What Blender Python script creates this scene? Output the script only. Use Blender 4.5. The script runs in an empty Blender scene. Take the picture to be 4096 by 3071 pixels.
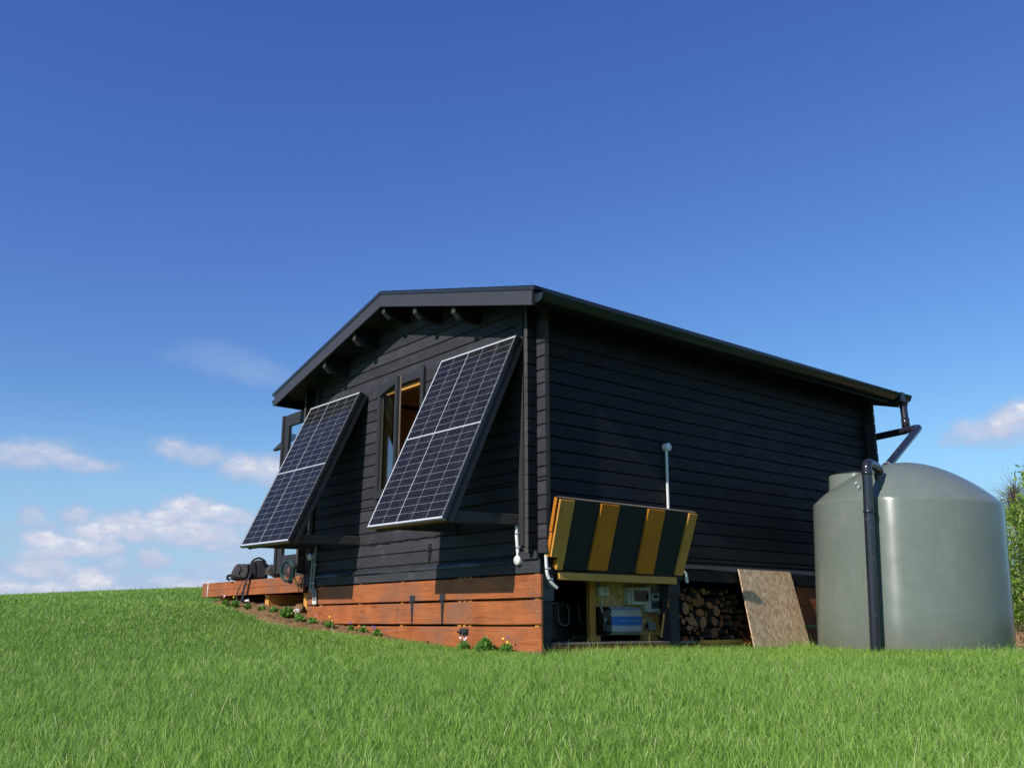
import bpy, math, random
import numpy as np
from mathutils import Vector, Matrix, Quaternion
random.seed(7); rng=np.random.default_rng(11)
scn=bpy.context.scene; COL=scn.collection
R=math.radians
# ------------------------------------------------------------------ camera
cam_d=bpy.data.cameras.new('camera'); cam=bpy.data.objects.new('camera',cam_d); COL.objects.link(cam); scn.camera=cam
CAM=Vector((5.58187,-4.85202,-0.37913))
rr=Vector((0.634893,0.772600,-0.000313)); uu=Vector((0.192012,-0.157396,0.968689)); ff=Vector((-0.748360,0.615074,0.248278))
cam.matrix_world=Matrix(((rr.x,uu.x,-ff.x,CAM.x),(rr.y,uu.y,-ff.y,CAM.y),(rr.z,uu.z,-ff.z,CAM.z),(0,0,0,1)))
cam_d.sensor_width=36.0; cam_d.lens=36*3724.42/4096; cam_d.clip_start=0.05; cam_d.clip_end=3000
# ------------------------------------------------------------------ light
scn.view_settings.view_transform='Standard'; scn.view_settings.look='None'; scn.view_settings.gamma=1.0
scn.view_settings.exposure=0.0
SUN=Vector((0.155,-1.0,0.655)).normalized(); EL=math.asin(SUN.z); AZ=math.atan2(SUN.x,SUN.y)
sl=bpy.data.lights.new('sun','SUN'); sl.energy=4.6; sl.angle=R(0.53); sl.color=(1.0,0.955,0.89)
so=bpy.data.objects.new('sun',sl); COL.objects.link(so); so.rotation_euler=(-SUN).to_track_quat('-Z','Y').to_euler()
CLOUDS=[(-1.36,.026,.08,.013,0,.9,.85),(-1.27,.024,.06,.012,0,.85,.8),(-1.30,.040,.026,.011,0,.9,.99),(-1.20,.032,.04,.010,0,.85,.93),(-1.245,.060,.018,.010,0,.8,.75),(-1.345,.050,.035,.012,0,.85,.85),(-1.15,.085,.05,.012,0,.6,.85),(-1.18,.050,.045,.012,0,.6,.8),(-1.3658,0.1564,0.0414,0.0118,4.5,0.8,0.75),(-1.3257,0.151,0.0383,0.0077,-4.0,0.8,0.7),(-1.3789,0.1588,0.0256,0.0094,4.8,0.6,0.7),(-1.2371,0.1704,0.0169,0.01,-1.5,0.75,0.75),(-1.2125,0.1668,0.032,0.0096,-6.9,0.75,0.72),(-1.1645,0.1552,0.0277,0.0128,-2.5,0.85,0.9),(-1.1367,0.1537,0.023,0.0142,2.2,0.85,0.9),(-1.185,0.1619,0.0224,0.0076,-12.2,0.5,0.7),(-1.1979,0.2637,0.0383,0.0153,-5.4,0.18,0.8),(-1.1666,0.2557,0.0441,0.0116,-8.0,0.25,0.9),(-1.2283,0.2662,0.0275,0.0063,5.1,0.15,0.8),(-1.2153,0.1126,0.0266,0.0112,2.1,0.95,0.98),(-1.1857,0.1061,0.0345,0.0101,-6.2,0.95,0.96),(-1.1608,0.1005,0.0224,0.0056,-6.4,0.8,0.85),(-1.2288,0.1021,0.0335,0.0099,2.0,0.9,0.9),(-1.2746,0.093,0.037,0.0121,2.1,0.9,0.9),(-1.2964,0.085,0.0294,0.0108,2.1,0.9,0.98),(-1.2511,0.089,0.0472,0.0122,-3.1,0.95,0.95),(-1.2085,0.0879,0.0412,0.0112,1.6,0.9,0.88),(-1.1838,0.0798,0.0367,0.0087,1.4,0.8,0.8),(-1.3179,0.0985,0.0155,0.0095,2.6,0.75,0.8),(-1.3567,0.0966,0.0128,0.0093,-17.2,0.7,0.75),(-1.3429,0.0879,0.0173,0.0082,-17.6,0.6,0.7),(-1.3739,0.0819,0.0125,0.0092,2.5,0.35,0.4),(-1.3479,0.0759,0.0193,0.0093,2.1,0.9,0.95),(-1.3259,0.0709,0.0419,0.0099,-3.1,0.95,0.95),(-1.2947,0.0683,0.0293,0.0083,1.7,0.85,0.85),(-1.3444,0.0632,0.0258,0.007,1.8,0.8,0.8),(-1.2799,0.0543,0.0135,0.0095,1.3,0.75,0.7),(-1.2859,0.0471,0.0248,0.0107,1.1,0.6,0.5),(-1.3068,0.0561,0.011,0.0071,1.4,0.4,0.5),(-1.3337,0.0438,0.0194,0.0081,1.2,0.75,0.85),(-1.3566,0.041,0.0253,0.0103,1.2,0.6,0.55),(-1.3097,0.0419,0.011,0.0082,1.1,0.7,0.98),(-1.3241,0.0346,0.0438,0.0093,0.9,0.7,0.6),(-1.3638,0.0317,0.0421,0.0091,0.9,0.7,0.75),(-1.2557,0.0381,0.0417,0.0084,0.8,0.6,0.65),(-1.2283,0.0409,0.0211,0.006,0.8,0.75,0.9),(-1.2053,0.0473,0.0143,0.0044,0.9,0.35,0.1),(-1.1705,0.0639,0.022,0.0112,1.0,0.6,0.8),(-1.1409,0.0619,0.0224,0.01,0.9,0.5,0.75),(-1.1768,0.0514,0.0243,0.0074,0.9,0.4,0.6),(-0.3807,0.1841,0.0311,0.0129,2.3,0.85,0.9),(-0.414,0.1776,0.0237,0.0119,-5.1,0.75,0.85),(-0.3652,0.1896,0.0286,0.014,3.9,0.9,0.95),(-0.4277,0.174,0.0196,0.0084,-4.8,0.5,0.75),(-0.3933,0.1686,0.0416,0.0071,-5.1,0.45,0.7),(-1.3703,0.1217,0.0127,0.0033,3.6,0.15,0.3)]
class NT:
    """tiny node-tree helper"""
    def __init__(s,tree): s.t=tree; s.n=tree.nodes; s.l=tree.links
    def new(s,typ,**kw):
        nd=s.n.new(typ)
        for k,v in kw.items():
            if k=='inp':
                for a,b in v.items():
                    if isinstance(b,bpy.types.NodeSocket): s.l.new(b,nd.inputs[a])
                    else: nd.inputs[a].default_value=b
            else: setattr(nd,k,v)
        return nd
    def math(s,op,a,b=None,c=None,clamp=False):
        nd=s.n.new('ShaderNodeMath'); nd.operation=op; nd.use_clamp=clamp
        for i,x in enumerate((a,b,c)):
            if x is None: continue
            if isinstance(x,bpy.types.NodeSocket): s.l.new(x,nd.inputs[i])
            else: nd.inputs[i].default_value=x
        return nd.outputs[0]
    def vmath(s,op,a,b=None):
        nd=s.n.new('ShaderNodeVectorMath'); nd.operation=op
        for i,x in enumerate((a,b)):
            if x is None: continue
            if isinstance(x,bpy.types.NodeSocket): s.l.new(x,nd.inputs[i])
            else: nd.inputs[i].default_value=x
        return nd.outputs['Value'] if op in('LENGTH','DOT_PRODUCT') else nd.outputs[0]
    def ramp(s,fac,stops,interp='LINEAR'):
        nd=s.n.new('ShaderNodeValToRGB'); nd.color_ramp.interpolation=interp; e=nd.color_ramp.elements
        while len(e)<len(stops): e.new(0.5)
        for i,(p,c) in enumerate(stops):
            e[i].position=p; e[i].color=tuple(c)+(1,) if len(c)==3 else c
        s.l.new(fac,nd.inputs[0]); return nd.outputs[0]
    def mix(s,fac,a,b,blend='MIX'):
        nd=s.n.new('ShaderNodeMix'); nd.data_type='RGBA'; nd.blend_type=blend
        for i,x in ((0,fac),(6,a),(7,b)):
            if isinstance(x,bpy.types.NodeSocket): s.l.new(x,nd.inputs[i])
            else: nd.inputs[i].default_value=x if i==0 else (tuple(x)+(1,) if len(x)==3 else x)
        return nd.outputs[2]
    def noise(s,vec,scale,detail=3,rough=.55,out='Fac'):
        nd=s.n.new('ShaderNodeTexNoise'); nd.inputs['Scale'].default_value=scale; nd.inputs['Detail'].default_value=detail; nd.inputs['Roughness'].default_value=rough
        if vec is not None: s.l.new(vec,nd.inputs['Vector'])
        return nd.outputs[out]
    def maprange(s,v,a,b,c=0.,d=1.,smooth=False):
        nd=s.n.new('ShaderNodeMapRange'); nd.interpolation_type='SMOOTHSTEP' if smooth else 'LINEAR'
        s.l.new(v,nd.inputs[0])
        for i,x in enumerate((a,b,c,d)): nd.inputs[i+1].default_value=x
        return nd.outputs[0]
world=bpy.data.worlds.new('World'); scn.world=world; world.use_nodes=True
W=NT(world.node_tree); W.n.clear()
sky=W.new('ShaderNodeTexSky'); sky.sky_type='NISHITA'; sky.sun_disc=False; sky.sun_elevation=EL; sky.sun_rotation=AZ
sky.air_density=1.0; sky.dust_density=0.25; sky.ozone_density=2.2; sky.altitude=50
tc=W.new('ShaderNodeTexCoord'); dirv=tc.outputs['Generated']
sx=W.new('ShaderNodeSeparateXYZ',inp={0:dirv}).outputs
az=W.math('ARCTAN2',sx[0],sx[1]); el=W.math('ARCSINE',sx[2])
uv=W.new('ShaderNodeCombineXYZ',inp={0:az,1:el}).outputs[0]
n1=W.noise(uv,38,5,.6,'Color'); n2=W.noise(uv,120,5,.65,'Color')
d1=W.vmath('SCALE',W.vmath('SUBTRACT',n1,(.5,.5,.5))); d1.node.inputs['Scale'].default_value=.026
d2=W.vmath('SCALE',W.vmath('SUBTRACT',n2,(.5,.5,.5))); d2.node.inputs['Scale'].default_value=.010
uvd=W.vmath('ADD',uv,W.vmath('MULTIPLY',W.vmath('ADD',d1,d2),(1.0,.62,1.0)))
mask=None; lit=None
for (a,e,ra,re_,ro,op,br) in CLOUDS:
    mp=W.new('ShaderNodeMapping',vector_type='TEXTURE',inp={0:uvd}); mp.inputs[1].default_value=(a,e,0); mp.inputs[2].default_value=(0,0,R(ro)); mp.inputs[3].default_value=(ra*1.25,re_*1.45,1)
    ln=W.vmath('LENGTH',mp.outputs[0]); m=W.maprange(ln,1.22,.38,0,min(1.,op*1.12),True)
    yy=W.new('ShaderNodeSeparateXYZ',inp={0:mp.outputs[0]}).outputs[1]
    l=W.math('MULTIPLY',m,W.maprange(yy,-1.0,.5,br*.62,br,True))
    if mask is None: mask,lit=m,l
    else:
        mask=W.math('MAXIMUM',mask,m); lit=W.math('MAXIMUM',lit,l)
n3=W.noise(W.new('ShaderNodeMapping',inp={0:uv,3:(1,2.2,1)}).outputs[0],42,8,.68)
mask=W.math('MULTIPLY',mask,W.maprange(n3,.30,.56,.52,1.10),clamp=True)
lit=W.math('MULTIPLY',lit,W.maprange(W.noise(W.new('ShaderNodeMapping',inp={0:uv,1:(3,1,0),3:(1,1.8,1)}).outputs[0],55,6,.6),.35,.62,.72,1.08))
ccol=W.ramp(lit,[(0.0,(.38,.50,.72)),(.40,(.45,.54,.74)),(.75,(.60,.64,.79)),(1.0,(.80,.81,.88))])
SKYS=0.11
skyc=W.new('ShaderNodeVectorMath',operation='MULTIPLY',inp={0:sky.outputs[0],1:(1.0*SKYS,1.0*SKYS,1.0*SKYS)}).outputs[0]
sc3=W.new('ShaderNodeSeparateColor',inp={0:skyc}).outputs
hs=W.new('ShaderNodeCombineColor',inp={0:W.math('MULTIPLY',W.math('POWER',sc3[0],1.155),.82),1:W.math('MULTIPLY',W.math('POWER',sc3[1],1.197),1.13),2:W.math('MULTIPLY',W.math('POWER',sc3[2],.80),1.16)}).outputs[0]
hz=W.maprange(el,.0,.24,.90,0.,True); hs=W.mix(hz,hs,(.365,.570,.805))
final=W.mix(mask,hs,ccol)
bg=W.new('ShaderNodeBackground',inp={'Color':final,'Strength':1.0})
wo=W.new('ShaderNodeOutputWorld'); W.l.new(bg.outputs[0],wo.inputs[0])
world.cycles.sampling_method='MANUAL'; world.cycles.sample_map_resolution=512
# ------------------------------------------------------------------ materials
def newmat(name):
    m=bpy.data.materials.new(name); m.use_nodes=True; n=NT(m.node_tree); n.n.clear()
    out=n.new('ShaderNodeOutputMaterial'); return m,n,out
def principled(n,out,color,rough=.6,metal=0.,spec=.5,bump=None,bstr=.3,bdist=.002,**kw):
    p=n.new('ShaderNodeBsdfPrincipled')
    for k,v in (('Base Color',color),('Roughness',rough),('Metallic',metal),('Specular IOR Level',spec)):
        if isinstance(v,bpy.types.NodeSocket): n.l.new(v,p.inputs[k])
        else: p.inputs[k].default_value=(tuple(v)+(1,)) if k=='Base Color' else v
    for k,v in kw.items(): p.inputs[k.replace('_',' ')].default_value=v
    if bump is not None:
        b=n.new('ShaderNodeBump',inp={'Strength':bstr,'Distance':bdist,'Height':bump}); n.l.new(b.outputs[0],p.inputs['Normal'])
    n.l.new(p.outputs[0],out.inputs[0]); return p
def objco(n,scale=(1,1,1)):
    t=n.new('ShaderNodeTexCoord').outputs['Object']
    return n.new('ShaderNodeMapping',inp={0:t,3:scale}).outputs[0]
def simple(name,col,rough=.5,metal=0.,spec=.5,var=.12,scale=30,bstr=.15,bdist=.0008):
    m,n,o=newmat(name); v=objco(n); f=n.noise(v,scale,4)
    c=n.mix(f,tuple(x*(1-var) for x in col),tuple(min(1,x*(1+var)) for x in col))
    r=n.maprange(n.noise(v,scale*.4,3),.3,.7,max(0.02,rough-.07),min(1,rough+.07))
    principled(n,o,c,r,metal,spec,f,bstr,bdist); return m
def wood(name,c1,c2,axis,rough=.6,spec=.4,speck=0.,gr=1.0,knots=True,speckcol=(.6,.55,.42),bstr=.35,patch=None,rows=None):
    """stained timber, grain along axis 0/1/2, with blotches, knots and stuck grass clippings"""
    m,n,o=newmat(name); sc=[22,22,22]; sc[axis]=1.6
    vg=objco(n,tuple(sc)); v=objco(n)
    g=n.noise(vg,2.2*gr,6,.65); b=n.noise(v,3.1,3,.6)
    oi=n.new('ShaderNodeObjectInfo').outputs['Random']
    f=n.math('ADD',n.math('MULTIPLY',g,.55),n.math('MULTIPLY',b,.45)); f=n.maprange(f,.32,.68)
    c=n.mix(f,c1,c2)
    if knots:
        ks=[9,9,9]; ks[axis]=3
        vo=n.new('ShaderNodeTexVoronoi',inp={'Vector':objco(n,tuple(ks)),'Scale':.62}); vo.inputs['Randomness'].default_value=1
        k=n.maprange(vo.outputs['Distance'],.03,.16,.5,0.,True); c=n.mix(k,c,tuple(x*.45 for x in c1))
    if patch:
        pf=n.maprange(n.noise(v,1.9,5,.65),.44,.66,0,.85,True); c=n.mix(pf,c,patch)
    if speck>0:
        vs=n.new('ShaderNodeTexVoronoi',inp={'Vector':objco(n),'Scale':70}); vs.inputs['Randomness'].default_value=1
        cl=n.maprange(n.noise(v,5,3),.5,.7,.02,.16); 
        s=n.math('MULTIPLY',n.math('LESS_THAN',vs.outputs['Distance'],cl),n.math('GREATER_THAN',n.new('ShaderNodeSeparateXYZ',inp={0:vs.outputs['Color']}).outputs[0],1-speck))
        c=n.mix(n.math('MULTIPLY',s,.8),c,speckcol)
    if rows is not None:   # each board took the stain a little differently and has faded and scuffed in patches
        tz=n.new('ShaderNodeSeparateXYZ',inp={0:objco(n)}).outputs[2]; row=n.math('FLOOR',n.math('DIVIDE',n.math('SUBTRACT',tz,rows+.6),.114))
        wn=n.new('ShaderNodeTexWhiteNoise',noise_dimensions='1D',inp={'W':row}).outputs['Value']
        c=n.mix(n.maprange(wn,0,1,0,.38),c,tuple(x*.45 for x in c1)); sc2=n.noise(objco(n,(4,4,9)),1.1,6,.7); c=n.mix(n.maprange(sc2,.55,.78,0,.55),c,tuple(min(1,x*1.9+.006) for x in c2))
    rg=n.maprange(g,.3,.7,rough-.1,rough+.12)
    principled(n,o,c,rg,0,spec,g,bstr,.0015); return m
M={}
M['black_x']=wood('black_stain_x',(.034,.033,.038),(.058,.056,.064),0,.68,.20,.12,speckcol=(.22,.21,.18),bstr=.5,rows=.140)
M['black_y_shade']=wood('black_stain_y_shade',(.0055,.0065,.0085),(.010,.0115,.0145),1,.58,.24,.07,speckcol=(.22,.21,.18),bstr=.5,rows=.187)  # same stain as the front wall, with side-wall shade put into the colour
M['black_z']=wood('black_stain_z',(.022,.022,.025),(.038,.038,.042),2,.65,.25,.05,speckcol=(.2,.2,.18),bstr=.4)
M['black_end']=wood('black_end_grain',(.045,.042,.040),(.080,.074,.069),1,.8,.2,.05,gr=2,bstr=.6)
M['black_barge']=wood('black_painted_barge',(.042,.042,.049),(.054,.054,.061),0,.5,.3,.10,knots=False,speckcol=(.4,.4,.4),bstr=.15)
M['black_dull']=simple('black_dull',(.012,.013,.014),.6,0,.3)
M['orange_x']=wood('orange_stain_x',(.215,.058,.016),(.50,.155,.048),0,.62,.28,.22,speckcol=(.85,.62,.38),bstr=.3,patch=(.24,.105,.060))
M['orange_y']=wood('orange_stain_y',(.30,.080,.022),(.42,.13,.04),1,.62,.3,.05,bstr=.3)
M['pine_x']=wood('raw_pine_x',(.50,.24,.06),(.68,.37,.11),0,.65,.3,.05,bstr=.25)
M['pine_y']=wood('raw_pine_y',(.50,.23,.045),(.66,.34,.08),1,.65,.3,.05,bstr=.25)
M['pine_z']=wood('raw_pine_z',(.52,.23,.040),(.70,.34,.075),2,.65,.3,.10,bstr=.25)
M['brown_z']=wood('stained_batten_z',(.42,.12,.007),(.68,.25,.020),2,.65,.3,.12,bstr=.25)
M['weather']=wood('weathered_board',(.16,.12,.09),(.28,.21,.16),1,.8,.2,.1,bstr=.5)
M['inner']=wood('interior_lining',(.58,.33,.14),(.78,.50,.24),0,.6,.3,0,bstr=.2)
M['membrane']=simple('black_membrane',(.035,.036,.040),.38,0,.5,.25,14,.5,.003)
M['backing']=simple('black_cloth_backing',(.028,.032,.030),.9,0,.2,.2,220,.4,.0008)
M['metal_roof']=simple('black_coloured_steel',(.022,.024,.028),.32,0,.5,.1)
M['gutter']=simple('black_gutter_plastic',(.016,.019,.020),.22,0,.5,.15,8,.1)
M['pipe_black']=None
M['iron']=simple('black_iron',(.035,.036,.040),.45,.3,.5,.2,60,.4)
M['steel']=simple('zinc_steel',(.55,.56,.58),.3,.9,.5)
M['white_pvc']=simple('white_pvc',(.72,.72,.68),.35,0,.5,.05)
M['grey_and_shaded_pvc']=simple('grey_and_shaded_pvc',(.30,.30,.28),.65,0,.5,.05)  # real grey plastic, also white conduits greyed to paint in shadow
M['alu_dark']=simple('black_alloy_frame',(.03,.03,.033),.4,.3,.5,.05)
M['alu']=simple('dark_alloy_frame',(.19,.19,.20),.35,.7,.5,.05)
M['white_plastic']=simple('white_plastic',(.60,.62,.58),.35,0,.5,.04)
M['black_plastic']=simple('black_plastic',(.012,.013,.013),.35,0,.5,.1)
M['blue_paint']=simple('blue_band',(.02,.16,.50),.4,0,.5,.04)
M['cream']=simple('cream_enamel',(.46,.47,.42),.35,0,.5,.04)
M['lilac']=simple('pale_enamel_top',(.44,.46,.56),.3,0,.5,.04)
M['dark_panel']=simple('slate_label',(.04,.07,.08),.3,0,.5,.05)
M['red']=simple('red_plastic',(.45,.03,.03),.4)
M['yellow']=simple('yellow_plastic',(.65,.48,.02),.4)
M['pale_text']=simple('pale_print',(.4,.42,.38),.5)
M['green_hose']=simple('green_hose_rubber',(.006,.042,.040),.45,0,.4,.15,20)
M['brass']=simple('old_brass',(.30,.22,.08),.45,.6,.5,.3,50)
M['terracotta']=simple('dull_red_pump_plastic',(.08,.03,.028),.5)
M['rope']=simple('grey_rope',(.20,.21,.19),.9,0,.2,.2,200)
M['fabric']=simple('black_pack_fabric',(.022,.022,.026),.75,0,.3,.3,160,.6,.001)
M['fabric_grey']=simple('grey_pack_fabric',(.085,.075,.080),.85,0,.3,.15,200,.6,.001)
M['pink']=simple('pink_tag',(.75,.04,.16),.5)
M['fur']=simple('grey_brown_fur',(.13,.115,.105),.9,0,.2,.5,60)
M['fur_dark']=simple('dark_fur',(.022,.020,.022),.85,0,.3,.4,60)
M['fur_light']=simple('light_beard_fur',(.26,.235,.21),.9,0,.2,.4,60)
M['nose']=simple('black_nose',(.01,.01,.01),.25)
M['clay']=simple('clay_clod',(.22,.125,.06),.95,0,.1,.35,25,.9,.01)
def osb_mat(name,c1,c2,c3):
    m,n,o=newmat(name); t=n.new('ShaderNodeTexCoord').outputs['Object']
    cols=None; h=None
    for i,(rot,s) in enumerate(((.9,(46,50,24)),(-.8,(40,44,20)),(1.5,(60,60,30)))):
        mp=n.new('ShaderNodeMapping',inp={0:t,1:(i*3.1,i*1.7,i*.9),2:(rot,rot*.4,0),3:s}).outputs[0]
        v=n.new('ShaderNodeTexVoronoi',inp={'Vector':mp,'Scale':1.0}); s1=n.new('ShaderNodeSeparateXYZ',inp={0:v.outputs['Color']}).outputs[0]
        h=s1 if h is None else n.math('ADD',n.math('MULTIPLY',h,.55),n.math('MULTIPLY',s1,.45))
    c=n.ramp(h,[(.15,c1),(.45,c2),(.7,c3),(.92,tuple(x*1.25 for x in c3))])
    d=n.maprange(n.noise(objco(n,(30,120,30)),3,5),.62,.68,0,.6); c=n.mix(d,c,tuple(x*.35 for x in c1))
    principled(n,o,c,.8,0,.25,h,.6,.002); return m
M['osb']=osb_mat('strand_board',(.38,.245,.135),(.53,.36,.21),(.68,.49,.31))
M['osb_in']=osb_mat('strand_board_indoor',(.44,.27,.09),(.60,.40,.14),(.72,.52,.21))
ANI=0.25
def tank_mat():
    m,n,o=newmat('green_tank_plastic'); v=objco(n)
    f=n.noise(n.new('ShaderNodeMapping',inp={0:v,3:(3,3,14)}).outputs[0],1.2,5,.6)
    c=n.mix(f,(.150,.176,.148),(.178,.204,.173))
    sc=n.noise(n.new('ShaderNodeMapping',inp={0:v,3:(6,6,2)}).outputs[0],9,6,.7); c=n.mix(n.maprange(sc,.66,.76,0,.45),c,(.30,.32,.29))
    st=n.noise(n.new('ShaderNodeMapping',inp={0:v,3:(14,14,.8)}).outputs[0],3,4); c=n.mix(n.maprange(st,.55,.75,0,.30),c,(.10,.12,.10)); du=n.noise(n.new('ShaderNodeMapping',inp={0:v,3:(2,2,1.2)}).outputs[0],2.5,7,.7); c=n.mix(n.maprange(du,.5,.75,0,.28),c,(.27,.28,.24)); zz=n.new('ShaderNodeSeparateXYZ',inp={0:v}).outputs[2]; mud=n.math('MULTIPLY',n.maprange(zz,.05,.32,1,0,True),n.maprange(n.noise(v,7,5,.7),.35,.7,0,.5)); c=n.mix(mud,c,(.20,.16,.11))
    r=n.maprange(n.noise(v,6,4),.3,.7,.22,.30)
    p=principled(n,o,c,r,0,.5,n.noise(v,3,3),.10,.01); p.inputs['Anisotropic'].default_value=.9; p.inputs['Anisotropic Rotation'].default_value=ANI; tg=n.new('ShaderNodeTangent',direction_type='RADIAL',axis='Z'); n.l.new(tg.outputs[0],p.inputs['Tangent']); return m
M['tank']=tank_mat()
def pipe_mat():
    m,n,o=newmat('glossy_black_pipe'); v=objco(n)
    d=n.maprange(n.noise(v,14,6,.7),.60,.70,0,.55); c=n.mix(d,(.022,.023,.033),(.16,.14,.13))
    principled(n,o,c,n.maprange(d,0,.5,.16,.6),0,.6,n.noise(v,30,3),.05,.001); return m
M['pipe_black']=pipe_mat()
def solar_mat():
    m,n,o=newmat('solar_cells'); uvn=n.new('ShaderNodeUVMap').outputs[0]
    s=n.new('ShaderNodeSeparateXYZ',inp={0:uvn}).outputs   # metres
    w,l=1.076,1.714
    cw,ch=(w-.022)/5,(l-.034)/24
    x=n.math('SUBTRACT',s[0],.011); y=n.math('SUBTRACT',s[1],.011)
    def near(val,period,hw):
        f=n.math('ABSOLUTE',n.math('SUBTRACT',n.math('FRACT',n.math('ADD',n.math('DIVIDE',val,period),.5)),.5))
        return n.math('LESS_THAN',n.math('MULTIPLY',f,period),hw)
    def band(val,c,hw): return n.math('LESS_THAN',n.math('ABSOLUTE',n.math('SUBTRACT',val,c)),hw)
    half=ch*12
    up=n.math('GREATER_THAN',y,half+.006)
    y2=n.math('SUBTRACT',y,n.math('MULTIPLY',up,.012))
    lx=near(x,cw,.0016); ly=near(y2,ch,.0011)
    line=n.math('MAXIMUM',lx,ly)
    bold=n.math('MAXIMUM',band(x,cw*2,.0028),n.math('MAXIMUM',n.math('LESS_THAN',x,.0015),n.math('MAXIMUM',n.math('GREATER_THAN',x,cw*5+.009),n.math('MAXIMUM',n.math('LESS_THAN',y,.002),n.math('GREATER_THAN',y,ch*24+.010)))))
    mid=n.math('SUBTRACT',band(y,half+.006,.0062),band(y,half+.006,.0016))
    bold=n.math('MAXIMUM',bold,mid)
    bus=n.math('MULTIPLY',near(x,cw/10,.00045),.18)
    dots=n.math('MULTIPLY',near(x,cw/10,.0011),near(y2,ch/3,.0011))
    c=n.mix(n.noise(objco(n),40,2),(.009,.008,.011),(.013,.012,.016))
    c=n.mix(bus,c,(.14,.15,.20)); c=n.mix(n.math('MULTIPLY',dots,.8),c,(.45,.47,.5)); c=n.mix(line,c,(.32,.36,.35)); c=n.mix(bold,c,(.58,.59,.60))
    dst=n.noise(objco(n,(3,3,1.2)),4,5,.7); c=n.mix(n.maprange(dst,.5,.75,0,.05),c,(.4,.38,.34))
    p=principled(n,o,c,.10,0,.07); p.inputs['Coat Weight'].default_value=.0
    return m
M['solar']=solar_mat()
def glass_mat(name,tint=(.9,.95,.95)):
    m,n,o=newmat(name)
    tr=n.new('ShaderNodeBsdfTransparent',inp={'Color':tuple(tint)+(1,)}); gl=n.new('ShaderNodeBsdfGlossy',inp={'Roughness':.03}); lw=n.new('ShaderNodeLayerWeight',inp={0:.5}).outputs['Facing']
    mx=n.new('ShaderNodeMixShader',inp={0:n.math('ADD',n.math('MULTIPLY',n.math('POWER',lw,4.0),.8),.05),1:tr.outputs[0],2:gl.outputs[0]}); n.l.new(mx.outputs[0],o.inputs[0]); return m
M['glass']=glass_mat('window_glass')
M['smoke']=glass_mat('smoked_cover',(.20,.30,.28))
def bark_mat():
    m,n,o=newmat('log_bark'); v=objco(n,(4,25,25)); f=n.noise(v,2,6,.7)
    c=n.mix(f,(.035,.025,.018),(.12,.09,.065)); c=n.mix(n.maprange(n.noise(objco(n),14,4),.6,.7,0,.5),c,(.16,.19,.15)); principled(n,o,c,.9,0,.2,f,.9,.006); return m
M['bark']=bark_mat()
def cut_mat():
    m,n,o=newmat('sawn_log_end'); t=n.new('ShaderNodeTexCoord').outputs['Object']
    oi=n.new('ShaderNodeObjectInfo').outputs['Random']
    v=n.new('ShaderNodeMapping',inp={0:t,3:(0,1,1)}).outputs[0]; d=n.vmath('LENGTH',v)
    dd=n.math('ADD',d,n.math('MULTIPLY',n.noise(t,25,3),.006))
    rg=n.math('SINE',n.math('MULTIPLY',dd,900)); base=n.ramp(oi,[(0,(.24,.085,.030)),(.35,(.38,.155,.055)),(.65,(.42,.105,.020)),(1,(.46,.24,.10))])
    c=n.mix(n.maprange(rg,-1,1,0,.35),base,(.12,.05,.022)); c=n.mix(n.maprange(n.noise(t,18,4),.45,.7,0,.5),c,(.10,.05,.03)); principled(n,o,c,.85,0,.2,rg,.2,.0006); return m
M['cut']=cut_mat()
def ground_mat():
    m,n,o=newmat('turf_ground'); v=objco(n); a=n.noise(v,1.1,4); b=n.noise(v,28,5,.7)
    c=n.mix(a,(.07,.16,.02),(.10,.20,.03)); c=n.mix(n.maprange(b,.35,.65),n.mix(.5,c,(.02,.04,.008)),c)
    principled(n,o,c,.95,0,.15,b,1.,.03); return m
M['ground']=ground_mat()
def soil_mat():
    m,n,o=newmat('garden_soil'); v=objco(n); a=n.noise(v,9,6,.7); b=n.noise(v,60,6,.7)
    c=n.ramp(n.math('ADD',n.math('MULTIPLY',a,.5),n.math('MULTIPLY',b,.5)),[(.3,(.15,.08,.038)),(.5,(.31,.175,.09)),(.7,(.50,.32,.18))])
    principled(n,o,c,.98,0,.1,n.math('ADD',a,b),1.,.02); return m
M['soil']=soil_mat()
def leafy(name,stops,trans=.38,rough=.5,glos=.03,patch=True):
    """colour per blade or leaf from a stored random attribute, plus broad patches"""
    m,n,o=newmat(name); at=n.new('ShaderNodeAttribute',attribute_name='rnd').outputs['Fac']
    c=n.ramp(at,stops)
    if patch:
        g=n.new('ShaderNodeNewGeometry').outputs['Position']; pf=n.noise(g,.9,3); c=n.mix(n.maprange(pf,.35,.68,0,.25),c,tuple(x*.7 for x in stops[1][1]))
        pf2=n.noise(g,4.5,3); c=n.mix(n.maprange(pf2,.45,.75,0,.20),c,tuple(min(1,x*1.35) for x in stops[-2][1]))
    df=n.new('ShaderNodeBsdfDiffuse',inp={'Color':c}); tl=n.new('ShaderNodeBsdfTranslucent',inp={'Color':c}); gl=n.new('ShaderNodeBsdfGlossy',inp={'Roughness':rough})
    m1=n.new('ShaderNodeMixShader',inp={0:trans,1:df.outputs[0],2:tl.outputs[0]}); m2=n.new('ShaderNodeMixShader',inp={0:glos,1:m1.outputs[0],2:gl.outputs[0]}); n.l.new(m2.outputs[0],o.inputs[0]); return m
M['grass']=leafy('grass_blades',[(0,(.095,.220,.018)),(.30,(.222,.420,.045)),(.72,(.360,.565,.088)),(.93,(.52,.68,.19)),(1.,(.80,.76,.42))])
M['leaf']=leafy('pansy_leaves',[(0,(.10,.24,.03)),(.4,(.16,.34,.05)),(.8,(.24,.43,.09)),(1,(.36,.50,.18))],patch=False)
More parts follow.
